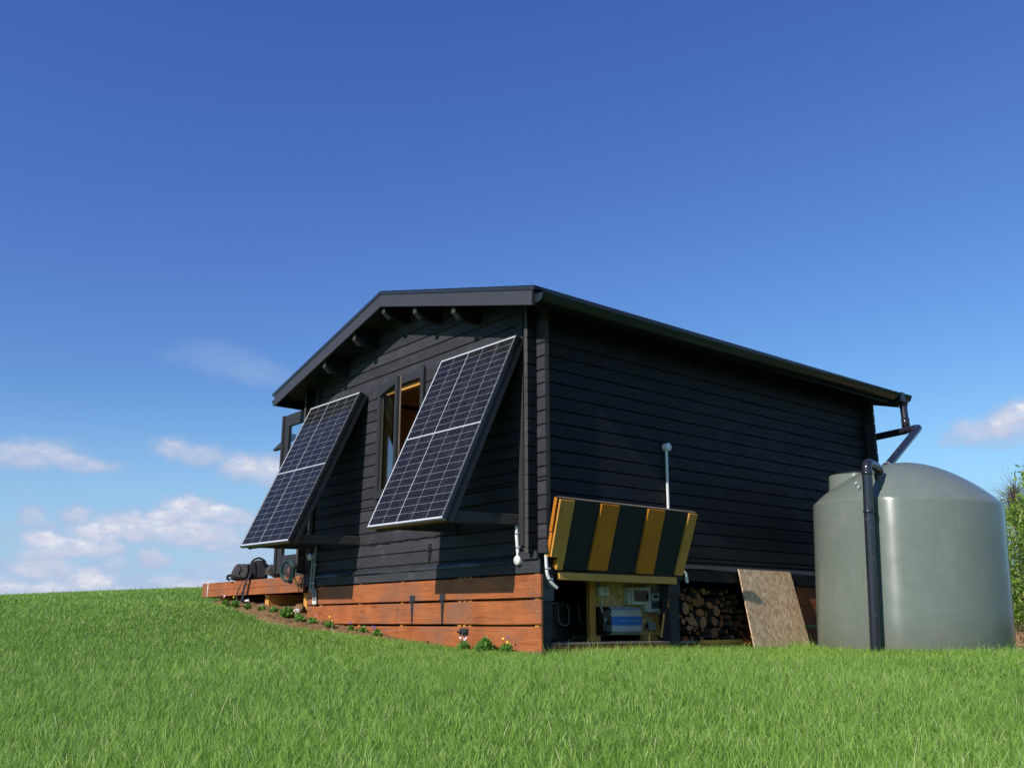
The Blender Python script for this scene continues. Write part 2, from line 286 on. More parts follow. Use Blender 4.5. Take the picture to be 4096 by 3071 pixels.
M['conifer']=leafy('conifer_needles',[(0,(.11,.19,.03)),(.4,(.22,.36,.05)),(.75,(.34,.48,.11)),(1,(.42,.33,.17))],patch=False,glos=.0)
M['hedge']=leafy('hedge_leaves',[(0,(.06,.055,.025)),(.4,(.12,.09,.05)),(.8,(.17,.13,.07)),(1,(.12,.16,.05))],patch=False)
M['twig']=simple('bare_twigs',(.13,.085,.065),.9)
for k,c in dict(pet_white=(.80,.78,.82),pet_yellow=(.80,.60,.02),pet_purple=(.10,.02,.22),pet_pink=(.75,.22,.45)).items(): M[k]=simple(k,c,.6,0,.3,.08)
# ------------------------------------------------------------------ mesh helpers
class MB:
    def __init__(s): s.v=[]; s.f=[]; s.m=[]; s.sm=[]
    def add(s,vs,fs,mi=0,sm=False):
        b=len(s.v); s.v+=[tuple(p) for p in vs]
        for f in fs: s.f.append(tuple(b+i for i in f)); s.m.append(mi); s.sm.append(sm)
    def box(s,a,b,mi=0,ch=0.0):
        x0,y0,z0=a; x1,y1,z1=b
        if x0>x1:x0,x1=x1,x0
        if y0>y1:y0,y1=y1,y0
        if z0>z1:z0,z1=z1,z0
        s.obox(((x0+x1)/2,(y0+y1)/2,(z0+z1)/2),((x1-x0)/2,0,0),(0,(y1-y0)/2,0),(0,0,(z1-z0)/2),mi,ch)
    def obox(s,c,ax,ay,az,mi=0,ch=0.0):
        """box from centre and three half axes; ch = edge chamfer in metres"""
        c,ax,ay,az=map(Vector,(c,ax,ay,az))
        if ax.cross(ay).dot(az)<0: ax=-ax
        if ch<=0:
            vs=[c+sx*ax+sy*ay+sz*az for sz in(-1,1) for sy in(-1,1) for sx in(-1,1)]
            s.add(vs,[(0,2,3,1),(4,5,7,6),(0,1,5,4),(2,6,7,3),(0,4,6,2),(1,3,7,5)],mi); return
        L=[ax.length,ay.length,az.length]; ch=min(ch,min(L)*.45); A=[ax/L[0],ay/L[1],az/L[2]]
        vs=[];idx={}
        for sx in(-1,1):
            for sy in(-1,1):
                for sz in(-1,1):
                    for k in range(3):
                        sg=(sx,sy,sz); p=c.copy()
                        for j in range(3): p+=A[j]*sg[j]*(L[j]-(0 if j==k else ch))
                        idx[(sx,sy,sz,k)]=len(vs); vs.append(p)
        fs=[]
        def q(k,sg): # face k
            a,b=[(1,2),(2,0),(0,1)][k]; o=[]
            for (p,r) in ((-1,-1),(1,-1),(1,1),(-1,1)):
                t=[0,0,0]; t[k]=sg; t[a]=p; t[b]=r; o.append(idx[(t[0],t[1],t[2],k)])
            fs.append(tuple(o) if sg>0 else tuple(o[::-1]))
        for k in range(3): q(k,1); q(k,-1)
        for k in range(3):
            a,b=(k+1)%3,(k+2)%3
            for sa in(-1,1):
                for sb in(-1,1):
                    o=[]
                    for sk,kk in((-1,a),(-1,b),(1,b),(1,a)):
                        t=[0,0,0]; t[k]=sk;t[a]=sa;t[b]=sb; o.append(idx[(t[0],t[1],t[2],kk)])
                    if sa*sb<0: o=o[::-1]
                    fs.append(tuple(o))
        for sx in(-1,1):
            for sy in(-1,1):
                for sz in(-1,1):
                    o=[idx[(sx,sy,sz,k)] for k in range(3)]
                    fs.append(tuple(o) if sx*sy*sz>0 else tuple(o[::-1]))
        s.add(vs,fs,mi)
    def bar(s,p,q,w,h,up=(0,0,1),mi=0,ch=0.0):
        p,q=Vector(p),Vector(q); d=q-p; L=d.length; d.normalize(); sd=d.cross(Vector(up)).normalized(); u=sd.cross(d)
        s.obox((p+q)/2,d*L/2,sd*w/2,u*h/2,mi,ch)
    def tube(s,path,r,seg=12,mi=0,cap=True,sm=True,ell=None):
        P=[Vector(p) for p in path]; n=len(P); rs=r if isinstance(r,(list,tuple)) else [r]*n
        T=[(P[min(i+1,n-1)]-P[max(i-1,0)]).normalized() for i in range(n)]
        a=T[0].orthogonal().normalized(); vs=[]
        for i in range(n):
            a=(a-T[i]*a.dot(T[i])).normalized(); b=T[i].cross(a)
            for k in range(seg):
                t=2*math.pi*k/seg; vs.append(P[i]+(a*math.cos(t)+b*math.sin(t))*rs[i])
        fs=[(i*seg+k,i*seg+(k+1)%seg,(i+1)*seg+(k+1)%seg,(i+1)*seg+k) for i in range(n-1) for k in range(seg)]
        s.add(vs,fs,mi,sm)
        if cap: s.add(vs[:seg],[tuple(range(seg))[::-1]],mi); s.add(vs[-seg:],[tuple(range(seg))],mi)
    def lathe(s,prof,c,ax,seg=48,mi=0,sm=True,closed=False):
        """prof: (radius, height) pairs along axis ax from point c"""
        c=Vector(c); ax=Vector(ax).normalized(); a=ax.orthogonal().normalized(); b=ax.cross(a); vs=[]
        for (r,h) in prof:
            for k in range(seg):
                t=2*math.pi*k/seg; vs.append(c+ax*h+(a*math.cos(t)+b*math.sin(t))*r)
        fs=[(i*seg+k,i*seg+(k+1)%seg,(i+1)*seg+(k+1)%seg,(i+1)*seg+k) for i in range(len(prof)-1) for k in range(seg)]
        s.add(vs,fs,mi,sm)
    def prism(s,poly,off,mi=0):
        n=len(poly); A=[Vector(p) for p in poly]; B=[p+Vector(off) for p in A]
        s.add(A+B,[tuple(range(n))[::-1],tuple(range(n,2*n))]+[(i,(i+1)%n,n+(i+1)%n,n+i) for i in range(n)],mi)
    def build(s,name,mats,parent=None,loc=None,**tags):
        me=bpy.data.meshes.new(name); me.from_pydata([tuple(p) for p in s.v],[],s.f)
        if not isinstance(mats,(list,tuple)): mats=[mats]
        for m in mats: me.materials.append(m)
        me.polygons.foreach_set('material_index',s.m); me.polygons.foreach_set('use_smooth',s.sm); me.update()
        o=bpy.data.objects.new(name,me); COL.objects.link(o)
        if parent is not None:
            o.parent=parent; lw=pworld(parent)
            if loc is None: me.transform(Matrix.Translation(-lw))
            else: me.transform(Matrix.Translation(-Vector(loc))); o.location=Vector(loc)-lw
        elif loc is not None:
            me.transform(Matrix.Translation(-Vector(loc))); o.location=loc
        for k,v in tags.items(): o[k]=v
        return o
def pworld(o):
    p=Vector(o.location)
    while o.parent is not None: o=o.parent; p+=o.location
    return p
def thing(name,loc,label,cat,group=None):
    o=bpy.data.objects.new(name,None); COL.objects.link(o); o.location=loc; o.empty_display_size=.1
    o['label']=label; o['category']=cat
    if group: o['group']=group
    return o
def lab(o,label,cat,group=None):
    o['label']=label; o['category']=cat
    if group: o['group']=group
    return o
def bez(pts,n=8):
    """smooth path through points (Catmull-Rom)"""
    P=[Vector(p) for p in pts]; P=[P[0]*2-P[1]]+P+[P[-1]*2-P[-2]]; out=[]
    for i in range(1,len(P)-2):
        for k in range(n):
            t=k/n; a,b,c,d=P[i-1:i+3]
            out.append(.5*((2*b)+(c-a)*t+(2*a-5*b+4*c-d)*t*t+(3*b-a-3*c+d)*t**3))
    out.append(P[-2]); return out
def elbow(pts,r,n=6):
    """polyline with rounded corners of radius r"""
    P=[Vector(p) for p in pts]; out=[P[0]]
    for i in range(1,len(P)-1):
        a=(P[i-1]-P[i]); b=(P[i+1]-P[i]); rr_=min(r,a.length*.49,b.length*.49); A=P[i]+a.normalized()*rr_; B=P[i]+b.normalized()*rr_
        for k in range(n+1):
            t=k/n; out.append(A.lerp(P[i],t).lerp(P[i].lerp(B,t),t))
    out.append(P[-1]); return out
# ------------------------------------------------------------------ terrain
CP=np.array([(5.6,-4.85,-.735),(4.2,-3.6,-.70),(3,-2.4,-.67),(1.5,-1.2,-.64),(0.2,-.1,-.625),(-.76,-.12,-.612),(-1.5,-.2,-.565),(-2.16,-.3,-.515),(-2.55,-.45,-.475),(-3.07,-.5,-.42),(-3.5,-.2,-.375),
(-4.59,-.3,-.26),(-4.2,0,-.27),(-5.1,.05,-.20),(-5.93,-.1,-.145),(-6.6,.1,-.13),(.4,1.5,-.635),(.4,3.1,-.64),(1,3.7,-.655),(2.3,3.4,-.645),(0,5.3,-.67),(2.4,1,-.655),(4,1,-.69),(4.5,4,-.74),(2.5,6,-.80),(1,9,-1.0),(5,9,-1.2),(0,14,-1.7),(8,-2,-.85),(8,-8,-1.0),(3,-8,-.85),(0,-4,-.65),(-1,-2,-.58),(-3,-3,-.47),(-3,-7,-.58),(-6,-2.5,-.24),(-6,-6,-.38),
(-8,.5,.02),(-8,-2.5,-.10),(-10.5,-2,-.025),(-10.5,1,.165),(-13,-2.5,.0),(-13.5,1.8,.24),(-14,-7,-.12),(-20,-3,-.25),(-19,3,.15),(-28,-2,-1.2),(-28,6,-.9),(-7,4,.1),(-2,8,-.45),(-7,10,.1),(-14,10,.1),(-10,20,-.8),(0,-14,-1.1),(-12,-14,-.7),(12,-12,-1.4),(14,2,-1.3),(10,14,-2.0),(-26,-16,-1.5),(-26,20,-1.6),(-2,2,-.5)],float)
def _U(r2): return np.where(r2>1e-9,.5*r2*np.log(np.maximum(r2,1e-12)),0.)
_n=len(CP); _D=((CP[:,None,:2]-CP[None,:,:2])**2).sum(-1); _K=_U(_D)+np.eye(_n)*.02
_P=np.hstack([np.ones((_n,1)),CP[:,:2]]); _A=np.block([[_K,_P],[_P.T,np.zeros((3,3))]]); _w=np.linalg.solve(_A,np.concatenate([CP[:,2],np.zeros(3)]))
def gz(x,y):
    x=np.atleast_1d(np.asarray(x,float)); y=np.atleast_1d(np.asarray(y,float)); out=np.empty_like(x)
    for i in range(0,len(x),40000):
        xs,ys=x[i:i+40000],y[i:i+40000]; d=(xs[:,None]-CP[None,:,0])**2+(ys[:,None]-CP[None,:,1])**2
        out[i:i+40000]=_U(d)@_w[:_n]+_w[_n]+_w[_n+1]*xs+_w[_n+2]*ys
    rad=np.hypot(x+3,y-1); far=-1.5-6*np.clip((rad-26)/60,0,1)-.004*np.clip(rad-80,0,1e9); t=np.clip((rad-18)/12,0,1); t=t*t*(3-2*t)
    return out*(1-t)+far*t
def g1(x,y): return float(gz([x],[y])[0])
def ground():
    rings=[];rad=np.concatenate([np.arange(0,14,.16),np.arange(14,34,.6),np.geomspace(34,900,34)]); na=240
    th=np.linspace(0,2*np.pi,na,endpoint=False); X=1.0+np.outer(rad,np.cos(th)); Y=-1.5+np.outer(rad,np.sin(th))
    Z=gz(X.ravel(),Y.ravel()); vs=np.column_stack([X.ravel(),Y.ravel(),Z])
    fs=[(i*na+k,i*na+(k+1)%na,(i+1)*na+(k+1)%na,(i+1)*na+k) for i in range(len(rad)-1) for k in range(na)]
    m=MB(); m.add(vs,fs,0,True); o=m.build('ground',M['ground']); o['kind']='structure'; return o
ground()
# soil bed along the front of the cabin
BED=[(-6.55,-.10),(-5.9,-.20),(-5.0,-.33),(-4.3,-.46),(-3.5,-.58),(-3.0,-.54),(-2.5,-.42),(-2.0,-.26),(-1.4,-.15),(-.6,-.13),(.1,-.12)]
bx_=np.array([b[0] for b in BED]); by_=np.array([b[1] for b in BED])
def bed_front(x): return np.interp(x,bx_,by_,left=9,right=9)
def soil():
    nx,ny=520,40; vs=[]
    for i in range(nx+1):
        x=-6.6+6.75*i/nx; f=float(np.interp(x,bx_,by_))-.05; back=.03 if x>-3.9 else .85
        for j in range(ny+1): vs.append((x,f+(back-f)*j/ny,0))
    V=np.array(vs); z=gz(V[:,0],V[:,1]); 
    n1=np.zeros(len(V))
    for k in range(26):
        a=rng.uniform(0,6.28); q=rng.uniform(8,70); n1+=np.sin((V[:,0]*np.cos(a)+V[:,1]*np.sin(a))*q+rng.uniform(0,6.28))/ (q**.5)*.5
    J=np.tile(np.arange(ny+1),nx+1)/ny; tp_=np.clip(J/.22,0,1); V[:,2]=z-.012+tp_*.028+(.35+.65*tp_)*.016*n1+rng.normal(0,.0070,len(V))+ .02*tp_*np.exp(-((V[:,0]+4.3)/.5)**2)
    w=ny+1; fs=[(i*w+j,(i+1)*w+j,(i+1)*w+j+1,i*w+j+1) for i in range(nx) for j in range(ny)]
    m=MB(); m.add(V,fs,0,True); o=m.build('soil_bed',M['soil']); o['kind']='structure'
soil()
# ------------------------------------------------------------------ cabin
WD,LN,T,PR,BS=3.933,5.088,.044,.101,.114
XM=-WD/2; ZR=2.782; SL=.261; OV=.328
house=thing('log_cabin',(XM,LN/2,-.6),'black stained timber log cabin with a shallow gable roof, standing raised on a slope','cabin')
def roofz(x): return ZR-SL*abs(x-XM)
def logboard(m,axis,a,b,z0,z1,face,inward,a2=None,b2=None):
    """one horizontal log board; outer face at 'face', body towards inward(+1/-1); a2,b2 = ends at the top edge"""
    c=.0085 if axis==0 else .0065; g=.0035; a2=a if a2 is None else a2; b2=b if b2 is None else b2; face+=random.uniform(-.0009,.0009)
    sec=[(c+.002,z0+g),(0.,z0+g+c),(0.,z1-c),(c,z1),(T,z1),(T,z0+g)]
    def P(u,s):
        d=s[0]*inward+face
        return (u,d,s[1]) if axis==0 else (d,u,s[1])
    def e(lo,hi,s): t=(s[1]-z0)/(z1-z0); return lo+(hi-lo)*t
    A=[P(e(a,a2,s),s) for s in sec]; B=[P(e(b,b2,s),s) for s in sec]; n=6
    flip=(axis==0)==(inward>0)
    fs=[(i,(i+1)%n,n+(i+1)%n,n+i) for i in range(n)]
    if not flip: fs=[f[::-1] for f in fs]
    m.add(A+B,fs,0); m.add(A,[tuple(range(n))],1); m.add(B,[tuple(range(n))],1)
WX0,WX1,WZ0,WZ1=-2.45,-1.655,.74,1.965
def gable(name,face,inward,hole):
    m=MB(); z=.140-BS; ztop=ZR-.055
    while z<ztop:
        z1=min(z+BS,ztop); ext=PR if z>=.139 else 0
        lim=lambda zz:(ZR-.045-zz)/SL
        lo,hi=-WD-ext,ext
        lo1,hi1=max(lo,XM-lim(z)),min(hi,XM+lim(z)); lo2,hi2=max(lo,XM-lim(z1)),min(hi,XM+lim(z1))
        if hole and z1>WZ0 and z<WZ1 and lo1<WX0:
            za,zb=z,z1
            if z<WZ0: logboard(m,0,lo1,hi1,z,WZ0,face,inward); za=WZ0
            if z1>WZ1: logboard(m,0,lo1,hi1,WZ1,z1,face,inward,lo2,hi2); zb=WZ1
            logboard(m,0,lo1,WX0,za,zb,face,inward,lo1,WX0); logboard(m,0,WX1,hi1,za,zb,face,inward,WX1,hi1)
        else: logboard(m,0,lo1,hi1,z,z1,face,inward,lo2,hi2)
        z+=BS
    o=m.build(name,[M['black_x'],M['black_end']],house); return o
fw=gable('front_wall',0.,1,True); gable('back_wall',LN,-1,False)
def side(name,face,inward):
    m=MB(); z=.187-BS; ztop=2.215
    while z<ztop-.01:
        z1=min(z+BS,ztop)
        if z<.18:
            logboard(m,1,0,LN,z,.145,face,inward); logboard(m,1,-PR,LN+PR,.145,z1,face,inward)
        else: logboard(m,1,-PR,LN+PR,z,z1,face,inward)
        z+=BS
    return m.build(name,[M['black_y_shade'],M['black_end']],house)
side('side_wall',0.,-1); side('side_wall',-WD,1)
# inner lining, floor and ceiling of the room
m=MB(); xi0,xi1,yi0,yi1=-WD+.06,-.06,.06,LN-.06
for y in (2.7,): m.prism([(xi0,y,.06),(xi1,y,.06),(xi1,y,roofz(xi1)-.07),(XM,y,ZR-.07),(xi0,y,roofz(xi0)-.07)],(0,.03,0))
m.box((xi0,yi0,.05),(xi0+.012,yi1,2.16)); m.box((xi1-.012,yi0,.05),(xi1,yi1,2.16)); m.box((xi0+.013,yi0,.035),(xi1-.013,yi1,.05))
for s in(-1,1): m.prism([(XM,yi0,ZR-.062),(XM+s*(WD/2-.08),yi0,roofz(xi1)-.062),(XM+s*(WD/2-.08),yi0,roofz(xi1)-.075),(XM,yi0,ZR-.075)],(0,yi1-yi0,0))
m.build('interior_lining',M['inner'],house)
# roof
m=MB()
for s in(-1,1):
    for k in range(int(round((LN+2*OV)/.096))):   # soffit boards run down the slope
        y0=-OV+.026+k*.096; y1=min(y0+.0945,LN+OV-.03)
        m.prism([(XM,y0,ZR-.030),(XM+s*2.275,y0,roofz(XM+2.275)-.030),(XM+s*2.275,y0,roofz(XM+2.275)-.052),(XM,y0,ZR-.052)],(0,y1-y0,0))
roof=m.build('roof',M['black_x'],house)
m=MB()
for s in(-1,1):
    m.prism([(XM,-OV-.004,ZR+.006),(XM+s*2.32,-OV-.004,roofz(XM+2.32)+.006),(XM+s*2.32,-OV-.004,roofz(XM+2.32)-.006),(XM,-OV-.004,ZR-.006)],(0,LN+2*OV+.008,0))
    x=.0
    while x<2.3:   # standing ribs on the sheet
        m.box((XM+s*x-.012,-OV+.02,roofz(XM+x)+.004),(XM+s*x+.012,LN+OV-.02,roofz(XM+x)+.024)); x+=.19
m.build('roof_sheet',M['metal_roof'],roof)
for ye,s2 in ((-OV,1),(LN+OV,-1)):
    for s in(-1,1):
        m=MB(); e=2.293
        m.prism([(XM,ye,ZR-.004),(XM+s*e,ye,roofz(XM+e)-.004),(XM+s*(e-.006),ye,roofz(XM+e)-.142),(XM,ye,ZR-.142)],(0,.024*s2,0))
        m.build('barge_board',M['black_barge'],roof)
        m=MB(); e=2.325
        m.prism([(XM,ye-.008*s2,ZR+.016),(XM+s*e,ye-.008*s2,roofz(XM+e)+.016),(XM+s*e,ye-.008*s2,roofz(XM+e)-.018),(XM,ye-.008*s2,ZR-.018)],(0,.006*s2,0))
        m.prism([(XM,ye-.008*s2,ZR+.018),(XM+s*e,ye-.008*s2,roofz(XM+e)+.018),(XM+s*e,ye-.008*s2,roofz(XM+e)+.012),(XM,ye-.008*s2,ZR+.012)],(0,.10*s2,0))
        m.build('roof_flashing',M['metal_roof'],roof)
for s in(-1,1):
    m=MB(); x=XM+s*2.272; m.box((x,-OV+.03,2.045),(x+s*.018,LN+OV-.03,2.165)); m.build('fascia_board',M['black_y_shade'],roof)
for dx in (0,-.56,.56,-1.18,1.18):
    x=XM+dx; zt=roofz(abs(dx)+XM)-.053; w=.034; rz=roofz(abs(dx)+XM)
    # sloping top follows the roof; the front end is cut back in a chamfer
    poly=[(-.290,zt),(-.290,rz-.200),(-.225,rz-.252),(.3,rz-.252),(.3,zt)]
    m=MB(); w=.028; A=[(x-w,y,z) for y,z in poly]; B=[(x+w,y,z) for y,z in poly]
    m.add(A+B,[(0,1,2,3,4)[::-1],(5,6,7,8,9),(2,3,8,7),(3,4,9,8),(4,0,5,9)],0); m.add([A[0],A[1],A[2],B[0],B[1],B[2]],[(0,1,4,3),(1,2,5,4)],1); m.build('purlin',[M['black_dull'],M['black_end']],roof)  # lighter end faces, darker sides: sun and under-roof shade put into the colours
# gutters
def gutter(s,y0,y1):
    m=MB(); prof=[(2.292,2.135),(2.292,2.068),(2.34,2.062),(2.372,2.072),(2.388,2.096),(2.392,2.132),(2.398,2.136),(2.398,2.126),(2.386,2.090),(2.370,2.066),(2.34,2.056),(2.286,2.062),(2.286,2.135)]
    prof=prof[:6]+[(2.402,2.134),(2.402,2.126)]+prof[8:]
    ys=np.linspace(y0,y1,24); n=len(prof); vs=[]
    for y in ys:
        t=(y-y0)/(y1-y0); dz=.030*t-.014*math.sin(math.pi*t)
        vs+=[(XM+s*(px-.004),y,pz+dz) for px,pz in prof]
    m.add(vs,[(i*n+k,i*n+(k+1)%n,(i+1)*n+(k+1)%n,(i+1)*n+k) for i in range(len(ys)-1) for k in range(n)])
    for yy,dz in((y0,0.),(y1,.03)): m.prism([(XM+s*(px-.004),yy,pz+dz) for px,pz in [(2.289,2.132),(2.289,2.066),(2.34,2.060),(2.372,2.070),(2.387,2.094),(2.392,2.13)]],(0,.003,0))
    return m.build('gutter',M['gutter'],roof)
gutter(1,-.300,5.37); gutter(-1,-.300,5.37)
m=MB(); m.box((.335,5.12,2.062),(.434,5.20,2.168)); m.build('gutter_joint',M['gutter'],roof)
# trims, bearers, membrane strips
m=MB(); m.box((-.208,-.026,.215),(-.150,-.002,2.205),ch=.003); m.build('corner_batten',M['black_z'],house)
m=MB(); m.box((-3.80,-.026,.215),(-3.742,-.002,2.205),ch=.003); m.build('corner_batten',M['black_z'],house)
m=MB(); m.box((-WD+.11,-.020,.0),(.036,-.001,.103),ch=.003); m.build('bearer_board',M['black_x'],house)
m=MB(); m.box((-.001,.02,-.018),(.02,LN-.02,.088),ch=.003); m.build('bearer_board',M['black_y_shade'],house)
m=MB(); m.box((-.205,-.044,.104),(.030,-.021,.165),ch=.003); m.build('corner_block',M['black_x'],house)
def strip(axis,a,b,z,out0,nn,seed):
    r=random.Random(seed); ph=[r.uniform(0,6.28) for _ in range(5)]; vs=[]; n=nn
    for i in range(n+1):
        u=a+(b-a)*i/n; w=sum(math.sin(u*q+p)*A for q,p,A in zip((2.1,5.3,11,23,41),ph,(.010,.006,.004,.002,.0015)))
        for d,zz in ((out0,z+.012),(out0+.012,z+.004),(out0+.030+w*.7,z-.022),(out0+.034+w,z-.034+w*.5),(out0+.032+w,z-.036+w*.5),(out0+.006,z-.004)):
            vs.append((u,-d,zz) if axis==0 else (d,u,zz))
    m=MB(); k=6; m.add(vs,[(i*k+j,i*k+(j+1)%k,(i+1)*k+(j+1)%k,(i+1)*k+j) for i in range(n) for j in range(k)],0,True)
    return m.build('flashing_strip',M['membrane'],house)
strip(0,-3.78,-.17,.118,.001,150,3); strip(1,1.62,LN-.05,.118,.001,150,5)
# floor joists / underside
m=MB(); m.box((-WD+.05,.05,.006),(-.05,LN-.05,.03)); 
for k in range(9): y=.35+k*.55; m.box((-WD+.05,y,-.10),(-1.36,y+.045,.005))
m.build('floor_frame',M['black_x'],house)
# foundation posts
for (x0,x1,y0,y1) in ((-.10,0,.03,.13),(-.10,0,1.52,1.64),(-.10,0,3.33,3.45),(-.10,0,4.9,5.0),(-WD+.02,-WD+.12,.06,.16),(-WD+.02,-WD+.12,2.4,2.5),(-WD+.02,-WD+.12,4.9,5.0),(-2.0,-1.9,2.4,2.5)):
    m=MB(); zb=g1((x0+x1)/2,(y0+y1)/2)-.15; m.box((x0,y0,zb),(x1,y1,-.02 if x0<-3 else -.16 if y0>1 and y0<2 else -.02),ch=.004); po=m.build('foundation_post',M['black_z'],house)
    if (x0,y0)==(-.10,.03):
        m=MB(); m.box((x0-.01,y0-.015,-.215),(x1+.014,y1+.025,-.003),ch=.006); m.build('post_wrap',M['membrane'],po)
    if (x0,y0)==(-.10,1.52):
        m=MB(); m.box((x0-.01,1.515,-.162),(.004,1.665,-.02),ch=.004); m.build('post_head',M['black_z'],po)
# front skirting: stained boards, each its own part
def skirt(a,b,z0,z1,yf=-.022,mat='orange_x'):
    m=MB(); n=14; vs=[]; bow=random.uniform(-.004,.004); r=random.Random(int(a*100))
    for i in range(n+1):
        t=i/n; x=a+(b-a)*t; dz=bow*math.sin(math.pi*t); dy=.003*math.sin(3*t+a)
        for (y,z) in ((yf+dy,z0+dz+.003),(yf+dy,z1+dz-.003),(yf+dy+.003,z1+dz),(yf+.020,z1+dz),(yf+.020,z0+dz),(yf+dy+.003,z0+dz)): vs.append((x,y,z))
    m.add(vs,[(i*6+k,(i+1)*6+k,(i+1)*6+(k+1)%6,i*6+(k+1)%6)[::-1] for i in range(n) for k in range(6)])
    m.add(vs[:6],[tuple(range(6))]); m.add(vs[-6:],[tuple(range(6))[::-1]])
    L=b-a; sc=m
    for u in ([.04,.12,L-.12,L-.04] if L>.5 else [.03]):
        for v in (.2,.5,.8):
            if r.random()<.8: sc.lathe([(0,0),(.004,0),(.0045,-.002)],(a+u+r.uniform(-.006,.006),yf-.0035,z0+(z1-z0)*v),(0,-1,0),6,1)
    return m.build('skirting_board',[M[mat],M['steel']],house)
skirt(-3.768,-3.553,-.188,-.014); skirt(-3.545,.056,-.188,-.014)
skirt(-3.762,-1.978,-.389,-.206); skirt(-1.974,-.960,-.388,-.206); skirt(-.951,.055,-.389,-.205)
skirt(-3.762,-1.978,-.61,-.409); skirt(-1.974,.055,-.61,-.408)
for a,b in((3.452,LN),):
    for z0,z1 in((-.211,-.024),(-.400,-.214),(-.62,-.428)):
        m=MB(); m.box((-.030,a,z0),(-.010,b,z1),ch=.003); m.build('skirting_board',M['orange_y'],house)
m=MB(); m.box((-.045,3.46,-.26),(-.031,LN,-.17)); m.build('gap_light_block',M['black_dull'],house)  # added dark batten, stops light showing through the gap between boards
for x in (-3.5,-2.7,-1.93,-1.03,-.955,-.88,-.02):
    m=MB(); m.box((x-.022,.0,-.66),(x+.022,.04,-.002)); m.build('cleat',M['pine_z'],house)
m=MB(); m.box((-WD+.13,.5,-.62),(-1.42,.52,-.0)); m.build('crawl_space_baffle',M['black_dull'],house)
# hinges and bolts on the skirting and wall
for x,z in((-1.72,-.165),(-1.247,-.162)):
    m=MB(); m.box((x-.040,-.030,z-.022),(x+.040,-.024,z+.028)); m.tube([(x-.048,-.032,z-.026),(x+.048,-.032,z-.026)],.007,8)
    m.prism([(x-.020,-.031,z-.03),(x+.020,-.031,z-.03),(x+.007,-.031,z-.222),(x,-.031,z-.228),(x-.007,-.031,z-.222)],(0,.005,0)); h=m.build('strap_hinge',M['iron'],house)
def bolt(cx,cz,L,ang,y):
    m=MB(); ca,sa=math.cos(ang),math.sin(ang)
    def P(u,v,d): return (cx+u*ca-v*sa,y-d,cz+u*sa+v*ca)
    m.obox(P(0,0,.003),Vector(P(L/2,0,0))-Vector(P(0,0,0)),Vector(P(0,.028,0))-Vector(P(0,0,0)),(0,.003,0))
    m.tube([P(-L*.68,0,.013),P(L*.45,0,.013)],.008,8)
    for u in(-.3,0,.3): m.tube([P(u*L,-.014,.008),P(u*L,0,.024),P(u*L,.014,.008)],.006,6)
    m.tube([P(.05*L,0,.015),P(.05*L,-.03,.026)],.006,6); return m.build('bolt_latch',M['iron'],house)
bolt(-1.495,.250,.135,math.pi/2,-.002); bolt(-.925,-.452,.115,0,-.024)
m=MB(); m.box((-1.475,-.030,-.60),(-1.438,-.024,-.535)); m.build('metal_plate',M['iron'],house)
# window with open casement
m=MB()
for a,b in (((-2.472,-.018,.72),(-2.402,.03,1.995)),((-1.700,-.018,.72),(-1.622,.03,1.995)),((-2.401,-.016,1.915),(-1.701,.03,1.992)),((-2.401,-.016,.722),(-1.701,.03,.79))): m.box(a,b,0,.003)
m.box((-1.640,-.030,.72),(-1.622,-.0185,2.03))
for a,b in (((-2.401,.031,.79),(-2.365,.10,1.91)),((-1.745,.031,.79),(-1.701,.10,1.91)),((-2.364,.031,1.865),(-1.746,.10,1.912)),((-2.364,.031,.79),(-1.746,.10,.83))): m.box(a,b,1,.003)
win=m.build('window',[M['black_z'],M['pine_z']],house)
th=.286; U=Vector((math.cos(th),-math.sin(th),0)); V=Vector((math.sin(th),math.cos(th),0)); H0=Vector((-2.398,-.030,0)); sw=.685
def sb(u0,u1,z0,z1,d0,d1,mi,m):
    c=H0+U*(u0+u1)/2+V*(d0+d1)/2; m.obox((c.x,c.y,(z0+z1)/2),U*(u1-u0)/2,V*(d1-d0)/2,(0,0,(z1-z0)/2),mi,.003)
m=MB()
for mi,d0,d1 in((0,-.026,.006),(1,.007,.024)):
    sb(0,.062,.80,1.905,d0,d1,mi,m); sb(sw-.062,sw,.80,1.905,d0,d1,mi,m); sb(.063,sw-.063,1.84,1.904,d0,d1,mi,m); sb(.063,sw-.063,.80,.87,d0,d1,mi,m)
cs=m.build('casement',[M['black_z'],M['weather']],win)
m=MB(); sb(.05,sw-.05,.86,1.85,-.004,.0,0,m); m.build('glass_pane',M['glass'],cs)
m=MB(); m.tube([H0+U*.35+Vector((0,0,.83)),Vector((-2.0,.0,.80))],.005,6); m.build('window_stay',M['iron'],cs)
# side door leaf standing open beyond the left wall
m=MB(); yd=.085; x0,x1=-4.845,-4.00; zb_,zt_=.175,2.075
m.box((x0,yd,zb_),(x0+.155,yd+.045,zt_),ch=.004); m.box((x1-.10,yd,zb_),(x1,yd+.045,zt_),ch=.004)
m.box((x0+.156,yd+.001,zt_-.145),(x1-.101,yd+.044,zt_),ch=.004); m.box((x0+.156,yd+.006,zb_),(x1-.101,yd+.038,.385),ch=.004)
m.box((x0-.002,yd-.018,zb_),(x0+.045,yd-.001,zt_),ch=.003)
door=m.build('door',M['black_z'],house)
m=MB(); m.box((x0+.15,yd+.018,.38),(x1-.09,yd+.024,zt_-.14)); m.build('glass_pane',M['glass'],door)
m=MB(); m.prism([(-5.22,yd+.06,1.708),(-5.215,yd+.06,1.728),(-4.88,yd+.06,1.83),(-4.72,yd+.06,1.85),(-4.66,yd+.06,1.80),(-5.0,yd+.06,1.72)],(0,.05,0)); m.build('slanted_flap',M['black_x'],door)
